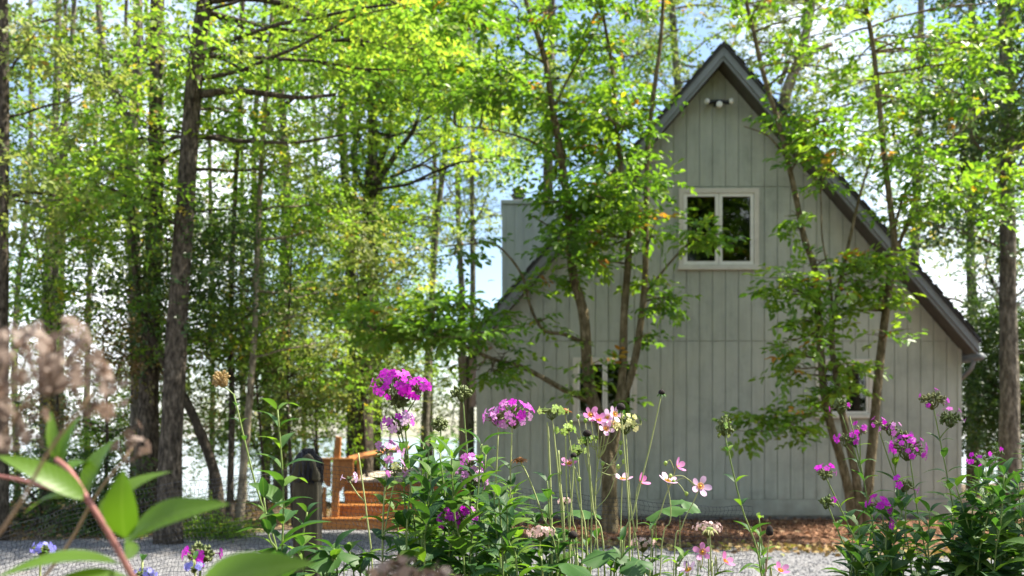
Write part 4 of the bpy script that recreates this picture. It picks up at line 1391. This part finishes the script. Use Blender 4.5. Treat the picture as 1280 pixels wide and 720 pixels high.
def floret_mesh(mat, name, cup=.12, wide=.40):
    mb = MB()
    for k in range(5):
        a = 2 * math.pi * k / 5
        c, s_ = math.cos(a), math.sin(a)
        st = len(mb.v)
        for r, w, z in ((.06, 0, 0), (.42, -wide * .7, cup * .3), (.85, -wide, cup * .5), (1.0, -.12, cup * .2), (1.0, .12, cup * .2), (.85, wide, cup * .55), (.42, wide * .7, cup * .35)):
            mb.v.append((c * r - s_ * w, s_ * r + c * w, z + .02 * k))
        mb.f.append(tuple(range(st, st + 7)))
    mb.tube([(0, 0, .01), (0, 0, -1.1)], [.10, .07], 5)
    me = mb.mesh(name, mat)
    return me


FL = {k: floret_mesh(M[k], 'floret_' + k) for k in ('magenta', 'orchid', 'pale_pink', 'blush', 'cream_green', 'apple', 'blue', 'dry_petal', 'dry_tan')}


def rot_to(pos, nrm, scale, origin, spin=None):
    """matrix with local +Z along nrm"""
    z = Vector(nrm).normalized()
    t = z.orthogonal().normalized()
    t = Quaternion(z, rnd.uniform(0, 6.28) if spin is None else spin) @ t
    return frame(pos, t, z, scale, origin)


def calyx_head(root, c, r, n, up=(0, 0, 1), name='flower_head', mat='bud', spike=.017, squash=.7, fuzz=False):
    """pedicels and green calyxes as one mesh; returns object and the tips"""
    mb = MB()
    tips = []
    up = Vector(up).normalized()
    q = Vector((0, 0, 1)).rotation_difference(up)
    b = Vector(c) - up * r * .8
    for i in range(n):
        t = (i + .5) / n
        th = math.acos(1 - 1.45 * t)
        ph = i * 2.39996 + rnd.uniform(-.3, .3)
        d = q @ Vector((math.sin(th) * math.cos(ph), math.sin(th) * math.sin(ph), math.cos(th) * squash))
        e = Vector(c) + d * r * rnd.uniform(.78, 1.08)
        m = b.lerp(e, .45) + Vector((rnd.uniform(-1, 1), rnd.uniform(-1, 1), rnd.uniform(-1, 1))) * r * .08
        mb.tube([b, m, e - d.normalized() * spike], [.0011, .0009, .0012], 3, cap=False)
        mb.tube([e - d.normalized() * spike, e - d.normalized() * spike * .4, e], [.0014, .0036, .0012], 5, cap=False)
        if fuzz:
            for _ in range(2):
                mb.blob(Vector(c).lerp(e, rnd.uniform(.45, .95)) + Vector((rnd.gauss(0, 1), rnd.gauss(0, 1), rnd.gauss(0, 1))) * .003, rnd.uniform(.003, .0055), (1, 1, 1.5))
        tips.append((e, d.normalized()))
    o = part(name, mb, M[mat], root)
    return o, tips


def phlox_head(root, c, r, n, kind, buds=0, up=(0, 0, 1), fr=.0112, squash=.72):
    hd, tips = calyx_head(root, c, r, n + buds, up, squash=squash, fuzz=buds > n)
    keep = tips[:] if not buds else rnd.sample(tips, n)
    for e, d in keep:
        kk = kind if isinstance(kind, str) else rnd.choice(kind)
        nn = d + Vector((rnd.gauss(0, .25), rnd.gauss(0, .25) - .15, rnd.gauss(0, .25)))
        put('floret', FL[kk], hd, rot_to(e + nn.normalized() * fr * 1.0, nn, fr * rnd.uniform(.85, 1.15), root.location))
    return hd


def stem_path(top, botx, Y, lean=.0, dy=None):
    t = P(top[0], top[1], Y)
    m = P(botx, 720, Y + (dy or 0) * .6)
    g = m + (m - t) * .35
    g.y += rnd.uniform(-.05, .05)
    g.z = 0.0
    md = t.lerp(m, .5) + Vector((rnd.uniform(-1, 1), rnd.uniform(-1, 1), 0)) * .008
    md.x += lean
    return smooth_path([g, m.lerp(g, .45), m, md, t], 5)


def stem_thing(name, label, cat, path, r, mat, group=None):
    root = thing(name, label, cat, (path[0].x, path[0].y, 0), group)
    n = len(path)
    part('stem', MB().tube(path, taper(r, r * .6, n), 6), M[mat], root, True)
    return root


def along(path, f):
    """point and direction at fraction f of the path's length"""
    L = [0]
    for a, b in zip(path, path[1:]):
        L.append(L[-1] + (b - a).length)
    s = f * L[-1]
    for i in range(len(path) - 1):
        if L[i + 1] >= s:
            t = (s - L[i]) / max(1e-6, L[i + 1] - L[i])
            return path[i].lerp(path[i + 1], t), (path[i + 1] - path[i]).normalized()
    return path[-1], (path[-1] - path[-2]).normalized()


def leaf_pairs(root, path, zmin, zmax_gap, node=.052, size=.092, pal=None, lit=.22, phase=None, pitch=.45, taper_top=.55):
    tot = sum((b - a).length for a, b in zip(path, path[1:]))
    ph = rnd.uniform(0, 3.14) if phase is None else phase
    s = tot - zmax_gap
    i = 0
    while s > 0:
        p, t = along(path, s / tot)
        if p.z < zmin:
            break
        top = max(0.0, 1 - (tot - zmax_gap - s) / .28)
        for k in (0, 1):
            a = ph + k * math.pi + rnd.uniform(-.3, .3)
            h = Vector((math.cos(a), math.sin(a), 0))
            pi_ = pitch + rnd.uniform(-.25, .25) + .35 * top
            d = h * math.cos(pi_) + Vector((0, 0, 1)) * math.sin(pi_)
            nn = Vector((0, 0, 1)) * math.cos(pi_) - h * math.sin(pi_)
            sz = size * (1 - taper_top * top) * rnd.uniform(.8, 1.2)
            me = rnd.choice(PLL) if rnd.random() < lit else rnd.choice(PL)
            put('leaf', me, root, frame(p + h * .003, d, nn + Vector((rnd.gauss(0, .15), rnd.gauss(0, .15), 0)), (sz * rnd.uniform(.9, 1.2), sz, sz), root.location))
        ph += 1.57 + rnd.uniform(-.25, .25)
        s -= node * rnd.uniform(.8, 1.2)
        i += 1


PHX = 'phlox stems in the flower bed'


def phlox(label, top, botx, Y, heads, gap=.05, node=.048, size=.105, lit=.22, fr=.0112, mat='stem_green', name='phlox', r=.0032, zmin=.55, lean=0):
    path = stem_path(top, botx, Y, lean)
    root = stem_thing(name, label, 'flower', path, r, mat, PHX)
    leaf_pairs(root, path, zmin, gap, node, size, lit=lit)
    for hd in heads:
        px, py, rad, n, kind, buds = hd[:6]
        c = P(px, py, Y)
        if (c - path[-1]).length > .03:
            f = path[int(len(path) * (hd[6] if len(hd) > 6 else .8))]
            w = smooth_path([f, f.lerp(c, .5) + Vector((0, 0, -.01)), c - Vector((0, 0, rad * .7))], 4)
            part('side_shoot', MB().tube(w, taper(.0022, .0016, len(w)), 5), M[mat], root, True)
        phlox_head(root, c, rad, n, kind, buds, up=(rnd.uniform(-.25, .25), -.2, 1), fr=fr if Y < 2.95 else fr * .82)
    return root


phlox('tall phlox with the biggest magenta flower head, left of the cabin corner', (503, 500), 522, 2.5, [(492, 484, .046, 40, 'magenta', 10), (520, 488, .030, 20, 'magenta', 4, .93), (500, 502, .022, 0, 'magenta', 26, .93), (497, 530, .034, 16, ('orchid', 'pale_pink', 'magenta'), 4)], gap=.08)
phlox('phlox with a drooping orchid tuft just left under the biggest magenta head', (486, 560), 478, 2.45, [(482, 566, .030, 9, 'orchid', 3), (494, 587, .022, 6, ('orchid', 'cream_green'), 4, .6)], lit=.3, mat='stem_pale')
phlox('phlox with a rounded orchid pink head on pale stem before the cabin corner', (640, 532), 642, 2.5, [(640, 520, .042, 26, ('orchid', 'orchid', 'magenta'), 8)], gap=.11, lit=.5, mat='stem_pale', size=.085)
phlox('slim phlox stem leaning into the rounded orchid head', (623, 535), 608, 2.52, [(621, 523, .024, 9, 'orchid', 4)], gap=.11, lit=.4, mat='stem_pale', size=.075)
phlox('phlox with a tall orchid cluster at the foot of the cabin corner', (588, 590), 592, 2.6, [(586, 582, .030, 13, 'orchid', 3), (592, 602, .028, 10, ('orchid', 'pale_pink'), 4, .7)], lit=.3)
phlox('short phlox with paired magenta heads amid dense leaves', (571, 660), 560, 2.35, [(562, 651, .022, 9, 'magenta', 1), (577, 648, .028, 12, ('magenta', 'orchid'), 2)], gap=.04)
phlox('low phlox with a flat magenta head over the gravel at lower left', (252, 700), 250, 2.1, [(251, 693, .030, 8, 'magenta', 22)], gap=.06, size=.06, zmin=.75)
phlox('phlox stem bearing a pale lavender fringe near the steps', (448, 566), 466, 2.9, [(437, 598, .012, 3, 'pale_pink', 2, .8)], gap=.01, mat='stem_pale', lit=.4, zmin=9)
phlox('green budding phlox with an airy seed panicle left of the cabin corner', (578, 490), 590, 2.9, [(576, 492, .034, 0, 'orchid', 30)], gap=.12, size=.06)
phlox('budding phlox with a small grey green tuft right of the slender trunk', (551, 528), 545, 2.7, [(549, 530, .026, 0, 'orchid', 22)], gap=.06)
phlox('tall leaning stem with a nodding tan seed head at left', (292, 492), 352, 2.35, [], gap=.03, size=.055, zmin=1.25)
# the right-hand clump, a little further off
RY = 3.05
phlox('phlox with the dense purple ball of flowers in the right clump', (1137, 570), 1160, RY, [(1135, 561, .048, 34, 'magenta', 6)], gap=.1)
phlox('tall phlox with two fading bud heads at the top of the right clump', (1166, 505), 1205, RY + .1, [(1165, 500, .040, 5, 'magenta', 30), (1187, 524, .036, 5, 'orchid', 28, .9)], gap=.12)
phlox('phlox with scattered purple florets over the right tree trunks', (1062, 520), 1100, RY, [(1052, 508, .032, 2, 'magenta', 24), (1058, 549, .030, 9, 'magenta', 6, .85), (1075, 538, .022, 5, 'magenta', 4, .85)], gap=.1)
phlox('phlox with a sparse row of purple florets left of the corner board', (1112, 528), 1140, RY + .05, [(1098, 530, .020, 5, 'magenta', 2), (1112, 536, .028, 7, ('magenta', 'orchid'), 10), (1128, 545, .024, 3, 'orchid', 12, .85)], gap=.08)
phlox('phlox with three purple florets at the right end of the clump', (1225, 570), 1240, RY, [(1225, 574, .034, 6, 'magenta', 10), (1246, 565, .020, 2, 'magenta', 4, .85)], gap=.07)
phlox('phlox leaning left with a small purple head at the clump edge', (1032, 596), 1085, RY - .1, [(1031, 592, .026, 6, 'magenta', 9)], gap=.1)
phlox('low phlox with a flat purple head in the middle of the right clump', (1102, 640), 1112, RY - .2, [(1100, 632, .026, 10, 'magenta', 2)], gap=.05)
phlox('low phlox with mostly green buds beneath the purple ball', (1133, 612), 1128, RY - .1, [(1131, 607, .026, 3, 'magenta', 14)], gap=.05)
phlox('phlox with a green bud tuft at the left foot of the clump', (1035, 632), 1070, RY - .15, [(1033, 628, .026, 1, 'magenta', 16)], gap=.07)
phlox('low phlox with one pink floret deep in the right clump', (1108, 660), 1106, RY - .25, [(1108, 657, .012, 2, 'magenta', 3)], gap=.03)
# tan seed head on the nodding stem
tn = thing('seed_head', 'nodding tan seed head above the leafy stem at left', 'seed head', P(276, 476, 2.35))
hd, tips = calyx_head(tn, P(276, 474, 2.35), .026, 34, (-.5, 0, .6), 'seed_cluster', 'dry_tan', .010, .8)
part('stalk', MB().tube(smooth_path([P(276, 482, 2.35), P(285, 487, 2.35), P(293, 494, 2.35)]), .0016, 5), M['stem_green'], tn)

# leafy stems without flowers
FILL = 'leafy stems without flowers'


def filler(label, top, botx, Y, size=.095, lit=.2, node=.05, gap=.0, zmin=.6, r=.003, name='leafy_stem'):
    path = stem_path(top, botx, Y)
    root = stem_thing(name, label, 'plant', path, r, 'stem_green', FILL)
    leaf_pairs(root, path, zmin, gap, node, size, lit=lit, taper_top=.5)
    return root


filler('tall leafy stem without flowers in front of the netted post', (347, 512), 352, 2.2, .115, .12, .042)
filler('leafy stem hiding the right edge of the netted post', (384, 640), 380, 2.3, .10, .15, .042)
filler('shorter leafy stem crowding the foot of the netted post', (330, 622), 350, 2.15, .11, .15, .04)
for i in range(46):
    x = rnd.uniform(492, 690) if i < 38 else rnd.uniform(400, 490)
    ty = rnd.uniform(552, 655) if x > 490 else rnd.uniform(672, 710)
    if x > 610:
        ty += 45
    filler('leafy green stem without flowers packed in the dense middle clump', (x, ty), x + rnd.uniform(-18, 18), rnd.uniform(2.2, 3.0), rnd.uniform(.10, .135), .30, .044)
for i in range(40):
    x = rnd.uniform(1065, 1300)
    ty = 668 - (x - 1065) * .36 + rnd.uniform(-25, 45)
    filler('leafy green stem without flowers in the right hand purple clump', (x, ty), x + rnd.uniform(-22, 26), rnd.uniform(2.7, 3.4), rnd.uniform(.10, .14), .10, .044)
for i in range(9):
    x = rnd.uniform(690, 960)
    filler('low leafy stem without flowers under the thin anemone stems', (x, rnd.uniform(645, 705)), x + rnd.uniform(-15, 15), rnd.uniform(2.3, 2.9), rnd.uniform(.07, .10), .25)

# broad lobed leaves of the anemones
for i, (px, py, Y, sc_) in enumerate(((430, 690, 2.3, .105), (650, 690, 2.5, .11), (690, 660, 2.6, .12), (735, 640, 2.8, .10), (770, 690, 2.5, .10), (700, 705, 2.4, .12), (820, 640, 2.7, .10), (800, 700, 2.5, .09), (612, 665, 2.6, .10), (660, 620, 2.9, .10), (850, 625, 2.8, .08))):
    t = P(px, py, Y)
    g = Vector((t.x + rnd.uniform(-.05, .05), t.y + .06, 0))
    path = smooth_path([g, g.lerp(t, .6) + Vector((0, .02, .03)), t], 5)
    root = stem_thing('anemone_leaf', 'broad lobed green leaf on a stalk, %s' % ('at the foot of the netted post', 'beside the middle phlox clump', 'under the apple green flower heads', 'before the middle tree trunk', 'low under the pink anemone cluster', 'lowest under the apple green heads', 'behind the open anemone', 'low left of the open anemone', 'under the rounded orchid head', 'right behind the rounded orchid head', 'just under the open anemone')[i], 'leaf', path, .002, 'stem_green', 'broad anemone leaves')
    put('leaf_blade', LOB, root, frame(t, (rnd.uniform(-1, 1), -.5, rnd.uniform(-.2, .2)), (rnd.uniform(-.4, .4), -.35, 1), sc_, root.location))


# anemones
def petal_shape(name, mat, L=1.0, W=.72):
    mb = MB()
    pts = []
    for i in range(9):
        t = i / 8
        w = W * .5 * (t ** .55) * (1 - max(0, t - .6) ** 2 * 4.2)
        pts.append((w, L * t, .18 * t * t))
    mb.v = [(-x, y, z + .12 * x) for x, y, z in pts] + [(0, y, z) for x, y, z in pts] + [(x, y, z + .12 * x) for x, y, z in pts]
    for i in range(8):
        mb.f.append((i, 9 + i, 10 + i, 1 + i))
        mb.f.append((9 + i, 18 + i, 19 + i, 10 + i))
    return mb.mesh(name, mat, True)


PET = {k: petal_shape('petal_' + k, M[k]) for k in ('pale_pink', 'rose')}


def anemone_flower(root, c, nrm, r, kind, n=5, tilt=.12):
    nrm = Vector(nrm).normalized()
    c = Vector(c)
    mb = MB()
    t = nrm.orthogonal().normalized()
    b = nrm.cross(t)
    mb.blob(c + nrm * r * .12, r * .16)
    for i in range(16):
        a = i * .393
        e = c + (t * math.cos(a) + b * math.sin(a)) * r * .28 + nrm * r * .16
        mb.tube([c, e], [r * .02, r * .02], 3, cap=False)
        mb.blob(e, r * .055)
    fl = part('flower', mb, M['yellow'], root)
    s0 = rnd.uniform(0, 6)
    for k in range(n):
        a = s0 + k * 2 * math.pi / n + rnd.uniform(-.1, .1)
        d = t * math.cos(a) + b * math.sin(a)
        dd = d * math.cos(tilt) + nrm * math.sin(tilt)
        put('petal', PET[kind], fl, frame(c, dd, nrm - d * math.sin(tilt), r * rnd.uniform(.9, 1.1), root.location))
    return fl


ANE = 'anemones in the flower bed'


def anemone(label, pts, Y, c, nrm, r, kind, extra=(), leaves=2, tilt=.12):
    """pts: stem pixels from bottom of the frame to the flower"""
    w = [P(q[0], q[1], Y) for q in pts]
    g = Vector((w[0].x + (w[0].x - w[1].x) * .3, Y + rnd.uniform(-.04, .04), 0))
    cc = P(c[0], c[1], Y)
    path = smooth_path([g] + w + [cc - Vector(nrm).normalized() * r * .1], 5)
    root = stem_thing('anemone', label, 'flower', path, .0019, 'stem_pale', ANE)
    anemone_flower(root, cc, nrm, r, kind, tilt=tilt)
    for ex in extra:   # side buds on thin curved stalks
        a = P(ex[0], ex[1], Y)
        f = path[int(len(path) * ex[2])]
        ww = smooth_path([f, f.lerp(a, .5) + Vector((0, 0, .02)), a], 4)
        st = part('side_stalk', MB().tube(ww, .0011, 5), M['stem_pale'], root, True)
        part('bud', MB().lathe(a, [(.001, -.005), (.005, 0), (.0052, .004), (.002, .008)], 8), M['apple'], st, True)
    for k in range(leaves):
        p, t = along(path, rnd.uniform(.68, .9))
        a = rnd.uniform(0, 6.28)
        put('leaf', rnd.choice(PL + PLL), root, frame(p, (math.cos(a), math.sin(a), .4), (0, 0, 1), rnd.uniform(.035, .06), root.location))
    return root


AY = 2.6
anemone('open pale pink anemone with a bright yellow centre facing the viewer', [(842, 720), (852, 660), (868, 625)], AY, (875, 608), (.25, -1, .35), .029, 'pale_pink', [(838, 596, .9), (842, 603, .92)])
anemone('rosy anemone nodding at the right of the tall seed stalk', [(812, 720), (826, 640), (840, 600)], AY + .05, (846, 584), (.8, -.5, .5), .027, 'rose', [(832, 580, .9)], tilt=.5)
anemone('deep pink half closed anemone left of the tall seed stalk', [(790, 720), (796, 660), (795, 620)], AY, (800, 603), (.75, -.4, .6), .027, 'rose', tilt=.6)
anemone('white edged anemone seen from its side under the pink cluster', [(775, 720), (776, 660), (777, 620)], AY, (778, 600), (.1, -.35, 1), .027, 'pale_pink', tilt=.25)
anemone('pale anemone seen edge on between the two rosy ones', [(825, 720), (838, 650), (836, 615)], AY, (834, 602), (.35, -.45, 1), .029, 'pale_pink', [(858, 618, .85)], tilt=.2)
anemone('small lilac anemone left of the pink cluster', [(722, 720), (716, 650), (712, 600)], AY, (712, 580), (-.2, -.6, .8), .024, 'rose', [(700, 592, .92), (724, 600, .9)], tilt=.25)
anemone('pink anemone low at the bottom edge under the open one', [(872, 735), (876, 712), (878, 702)], AY - .15, (878, 690), (-.1, -1, .3), .026, 'rose', tilt=.2)
anemone('drooping pink anemone at the bottom edge right of its neighbour', [(893, 735), (897, 715), (900, 708)], AY - .15, (906, 703), (.6, -.5, .7), .026, 'rose', tilt=.4)
anemone('whitish anemone cut by the bottom edge', [(858, 740), (859, 728), (860, 722)], AY - .2, (861, 713), (-.5, -.5, .9), .026, 'pale_pink', tilt=.3)
anemone('magenta pink anemone low beside the blackened dead head', [(962, 745), (966, 732), (970, 724)], AY - .1, (975, 714), (.2, -.6, .8), .025, 'rose', tilt=.4)
cl = [(738, 519, 'rose'), (748, 525, 'rose'), (760, 522, 'pale_pink'), (768, 518, 'pale_pink'), (757, 536, 'pale_pink'), (765, 530, 'pale_pink')]
w = smooth_path([P(748, 900, AY), P(748, 720, AY), P(744, 620, AY), P(752, 545, AY)], 5)
w[0].z = 0
root = stem_thing('anemone', 'cluster of six pink anemones high before the middle tree trunk', 'flower', w, .0024, 'stem_pale', ANE)
for i, (px, py, kd) in enumerate(cl):
    c = P(px, py, AY + rnd.uniform(-.03, .03))
    f = w[-3]
    ww = smooth_path([f, f.lerp(c, .5) + Vector((0, 0, -.02)), c], 4)
    part('side_stalk', MB().tube(ww, .0012, 5), M['stem_pale'], root, True)
    anemone_flower(root, c, (rnd.uniform(-.6, .6), -.8, rnd.uniform(.2, .9)), .024, kd, tilt=.25)
for k in range(12):
    a = P(728 + rnd.uniform(-15, 60), 545 + rnd.uniform(-25, 45), AY)
    f = w[-rnd.randint(2, 7)]
    st = part('side_stalk', MB().tube(smooth_path([f, f.lerp(a, .6) + Vector((0, 0, -.025)), a], 4), .0011, 5), M['stem_pale'], root, True)
    part('bud', MB().lathe(a, [(.001, -.005), (.0048, 0), (.005, .004), (.002, .008)], 8), M['apple'], st, True)


# yellowish and green flat heads, sedums, blue tuft
def headed(name, label, top, botx, Y, r, n, kind, squash=.5, mat='stem_pale', leaves=True, fr=.008, cat='flower', nb=8, gap=.12, stem_r=.0028):
    path = stem_path(top, botx, Y)
    root = stem_thing(name, label, cat, path, stem_r, mat)
    if leaves:
        leaf_pairs(root, path, .7, gap, .075, .07, lit=.4)
    phlox_head(root, path[-1] + Vector((0, 0, r * .3)), r, n, kind, nb, fr=fr, squash=squash)
    return root


headed('flower_stem', 'creamy yellow green flower tuft beside the pink anemone cluster', (782, 536), 800, 2.6, .031, 26, 'cream_green', .8, leaves=False, fr=.0075)
headed('flower_stem', 'apple green flat flower head on two tall pale stalks', (690, 518), 706, 2.5, .030, 14, 'apple', .25, leaves=False, fr=.0085, nb=5)
headed('flower_stem', 'smaller apple green head just below the flat green head', (707, 540), 716, 2.55, .018, 9, 'apple', .35, leaves=False, fr=.009)
headed('flower_stem', 'apple green head left under the pink anemone cluster', (733, 553), 738, 2.6, .020, 9, 'apple', .3, leaves=False, fr=.008, nb=4)
headed('flower_stem', 'small green head beside the lilac anemone', (722, 566), 728, 2.65, .018, 8, 'apple', .4, leaves=False, fr=.009)
headed('sedum', 'pale blush sedum head low between the lobed leaves', (676, 670), 678, 2.4, .026, 34, 'blush', .4, fr=.006, gap=.05)
headed('sedum', 'greyish blush sedum head low under the seed stalk', (804, 684), 806, 2.7, .030, 36, 'blush', .4, fr=.006, gap=.05)
headed('sedum', 'dull pink sedum head behind the yellow green bud', (885, 665), 886, 2.9, .036, 38, 'blush', .4, fr=.006, gap=.05)
headed('sedum', 'small whitish sedum tuft at the foot of the tall green stalks', (706, 628), 706, 2.9, .014, 12, 'blush', .4, fr=.006, gap=.05)
headed('flower_stem', 'leaning stem with a knobbly green bud panicle before the bare wall', (905, 540), 952, 2.5, .021, 8, 'apple', 1.7, mat='stem_green', nb=30, gap=.05, fr=.005)
headed('blue_flower', 'small blue tufted flower near the bottom left', (54, 690), 50, 1.9, .020, 22, 'blue', .4, fr=.005, gap=.04)
headed('blue_flower', 'blue tufted flower cut by the bottom edge at left', (180, 722), 178, 1.9, .020, 22, 'blue', .4, fr=.005, gap=.04)
headed('blue_flower', 'blue flower beside the magenta one over the gravel', (243, 712), 244, 2.0, .016, 16, 'blue', .4, fr=.005, gap=.04)


# black-eyed seed heads
def cone_flower(label, pts, Y, c, kind, r=.011, mat='stem_pale', stem_r=.0026):
    w = [P(q[0], q[1], Y) for q in pts]
    g = Vector((w[0].x, Y, 0))
    cc = P(c[0], c[1], Y)
    path = smooth_path([g] + w + [cc], 5)
    root = stem_thing('coneflower', label, 'seed head', path, stem_r, mat, 'spent coneflowers')
    _, up = along(path, .995)
    if kind in ('black', 'tall', 'dead'):
        hgt = 1.0 if kind != 'dead' else 1.9
        part('seed_cone', MB().lathe(cc, [(r * .5, -r * .3), (r, 0), (r * 1.02, r * .5 * hgt), (r * .75, r * 1.05 * hgt), (r * .25, r * 1.3 * hgt)], 12), M['seed_black'], root, True)
    if kind == 'brown':
        part('seed_cone', MB().lathe(cc, [(r * .5, -r * .3), (r, 0), (r * .7, r * .6), (r * .2, r * .8)], 12), M['brown_petal'], root, True)
    if kind == 'bud':
        part('seed_cone', MB().lathe(cc, [(r * .5, -r * .3), (r * .9, 0), (r * .6, r * .5), (r * .2, r * .6)], 12), M['apple'], root, True)
    np_ = {'brown': 11, 'bud': 10, 'tall': 9, 'black': 6, 'dead': 0}[kind]
    for k in range(np_):
        a = k * 6.283 / np_ + rnd.uniform(-.2, .2)
        dz = {'brown': .15, 'bud': .1, 'tall': -.25, 'black': -.5}[kind] + rnd.uniform(-.2, .2)
        me = DRYP if kind == 'brown' else (YEL if kind == 'bud' else SEP)
        put('petal' if kind in ('brown', 'bud') else 'sepal', me, root, frame(cc, (math.cos(a), math.sin(a), dz), (0, 0, 1), r * rnd.uniform(1.6, 2.4), root.location))
    return root


DRYP = leaf_mesh('dry_petal', M['brown_petal'], 1, .34, 4, .3, .3, wave=.3)
SEP = leaf_mesh('sepal', M['phlox_leaf'], 1, .26, 4, .4, .2)
YEL = leaf_mesh('fading_petal', M['cream_green'], 1, .26, 4, .6, .2)
cone_flower('tallest seed stalk with a spidery green collar before the bare wall', [(778, 720), (792, 640), (812, 560)], 2.5, (827, 492), 'tall', .008)
cone_flower('black seed head poking above the creamy flower tuft', [(787, 720), (786, 640), (780, 560)], 2.5, (776, 511), 'black')
cone_flower('black seed head left under the pink anemone cluster', [(756, 720), (742, 640), (737, 580)], 2.55, (734, 544), 'black')
cone_flower('black seed head with green collar on a pale stalk', [(712, 720), (712, 660), (716, 600)], 2.5, (717, 571), 'tall', .008)
cone_flower('withered orange brown flower leaning left of the pale stalks', [(700, 720), (680, 650), (662, 600)], 2.5, (650, 576), 'brown', .012)
cone_flower('withered brown flower just right of the apple green head', [(735, 720), (722, 620), (712, 550)], 2.55, (706, 515), 'brown', .012)
cone_flower('low black seed head at the base of the middle stalks', [(722, 735), (720, 710), (718, 690)], 2.4, (716, 671), 'black')
cone_flower('blackened long dead head on a brown stalk right of the sedum', [(957, 740), (958, 715), (960, 685)], 2.45, (962, 668), 'dead', .009, 'stem_tan', .0018)
cone_flower('yellow green ragged bud on a thick pale stalk near the bottom edge', [(890, 745), (889, 715), (888, 685)], 2.4, (887, 662), 'bud', .011)

# two tall bare stalks under the apple green head
for i, (a, b, cpx) in enumerate((((690, 720), (686, 560), 684), ((706, 720), (700, 600), 698))):
    w = smooth_path([Vector((P(a[0], 720, 2.5).x, 2.5, 0)), P(a[0], a[1], 2.5), P(b[0], b[1], 2.5), P(cpx, 528 + i * 35, 2.5)], 5)
    r_ = stem_thing('bare_stalk', ('bare pale stalk left under the apple green head', 'bare pale stalk right under the apple green head')[i], 'plant', w, .0036, 'stem_pale')
    for k in range(3):
        p, t = along(w, .6 + k * .1)
        put('leaf', rnd.choice(PLL), r_, frame(p, (rnd.choice((-1, 1)), rnd.uniform(-.5, .5), .5), (0, 0, 1), .05, r_.location))

# ---------------------------------------------------------------- the near plant with the red stem, out of focus
NY = 1.02
ns = thing('red_stem_plant', 'blurred near plant with a red stem and long bright green leaves', 'plant', (P(185, 720, NY).x, NY, 0))
w = smooth_path([P(300, 1500, NY), P(262, 1000, NY), P(196, 778, NY), P(163, 716, NY), P(135, 665, NY), P(108, 622, NY), P(88, 590, NY + .02), P(70, 574, NY + .03)], 5)
w = [Vector((w[0].x + .02, NY, 0))] + w
part('stem', MB().tube(w, taper(.0042, .0028, len(w)), 8), M['stem_red'], ns, True)
part('side_shoot', MB().tube(smooth_path([P(108, 624, NY), P(70, 612, NY + .02), P(25, 600, NY + .04), P(-20, 592, NY + .05)]), taper(.0025, .0018, 13), 6), M['stem_red'], ns, True)
near = [((156, 672), (152, 588), 1.02, 1.0, NLB, (0, -1, .1), 1.0), ((160, 676), (274, 618), 1.02, .96, NL[0], (.1, -.75, .7), 1.0), ((120, 648), (212, 577), 1.03, 1.10, NL[0], (-.2, -.6, .8), .9),
        ((108, 624), (-2, 563), 1.02, .98, NL[0], (.3, -.8, .6), 1.0), ((103, 622), (22, 621), 1.03, 1.05, NL[1], (0, -.4, .9), .8), ((150, 705), (-4, 691), 1.0, .93, NL[1], (0, -.45, .9), .75),
        ((70, 576), (62, 510), 1.05, 1.06, NL[0], (.3, -1, 0), .75), ((78, 577), (98, 512), 1.05, 1.09, NL[0], (-.3, -1, 0), .8), ((84, 588), (122, 566), 1.04, 1.10, NL[1], (0, -.7, .7), .9),
        ((108, 620), (148, 532), 1.04, 1.12, NL[0], (-.4, -1, .2), .95), ((240, 752), (376, 691), .95, .86, NL[0], (.15, -.8, .6), 1.0), ((160, 722), (50, 716), 1.0, .95, NL[1], (0, -.6, .8), .7),
        ((158, 700), (170, 660), 1.02, 1.08, NL[1], (.6, -.6, .3), .9)]
for b, t, Yb, Yt, me, nn, ws in near:
    p0, p1 = P(b[0], b[1], Yb), P(t[0], t[1], Yt)
    L = (p1 - p0).length
    put('leaf', me, ns, frame(p0, p1 - p0, nn, (L * ws, L, L), ns.location))

# dried hydrangea heads at the left edge, far out of focus
HYD = 'dried hydrangea heads'
for i, (px, py, Y, r, n, side, lab) in enumerate(((6, 455, .80, .038, 24, -1, 'blurred dried hydrangea head at the left picture edge'), (74, 450, .84, .040, 26, -1, 'blurred dried hydrangea head, the highest beside the left edge'), (116, 492, .88, .028, 12, -1, 'blurred dried hydrangea head right of the others'),
                                            (8, 535, .84, .030, 12, -1, 'blurred dried hydrangea head lowest at the left edge'), (500, 738, .95, .032, 40, 1, 'blurred tan dried flower tuft cut by the bottom edge'), (165, 560, 1.05, .022, 7, -1, 'small blurred dried tuft near the red stem plant'), (552, 746, .98, .030, 30, 1, 'second tan dried tuft at the bottom edge, mostly cut off'))):
    c = P(px, py, Y)
    path = smooth_path([Vector((c.x + .22 * side, Y + .05, 0)), Vector((c.x + .18 * side, Y + .03, c.z - .35)), c + Vector((.06 * side, 0, -.09)), c], 5)
    root = stem_thing('dried_hydrangea', lab, 'dried flower', path, .0022, 'stem_tan', HYD)
    hd, tips = calyx_head(root, c, r, n, (.35, 0, 1), 'flower_head', 'dry_petal', .004, .85)
    for e, d in tips:
        put('floret', FL['dry_petal'], hd, rot_to(e + Vector((rnd.gauss(0, 1), rnd.gauss(0, 1), rnd.gauss(0, 1))) * .005, d + Vector((rnd.gauss(0, .5), rnd.gauss(0, .5), rnd.gauss(0, .5))), rnd.uniform(.005, .0085), root.location))
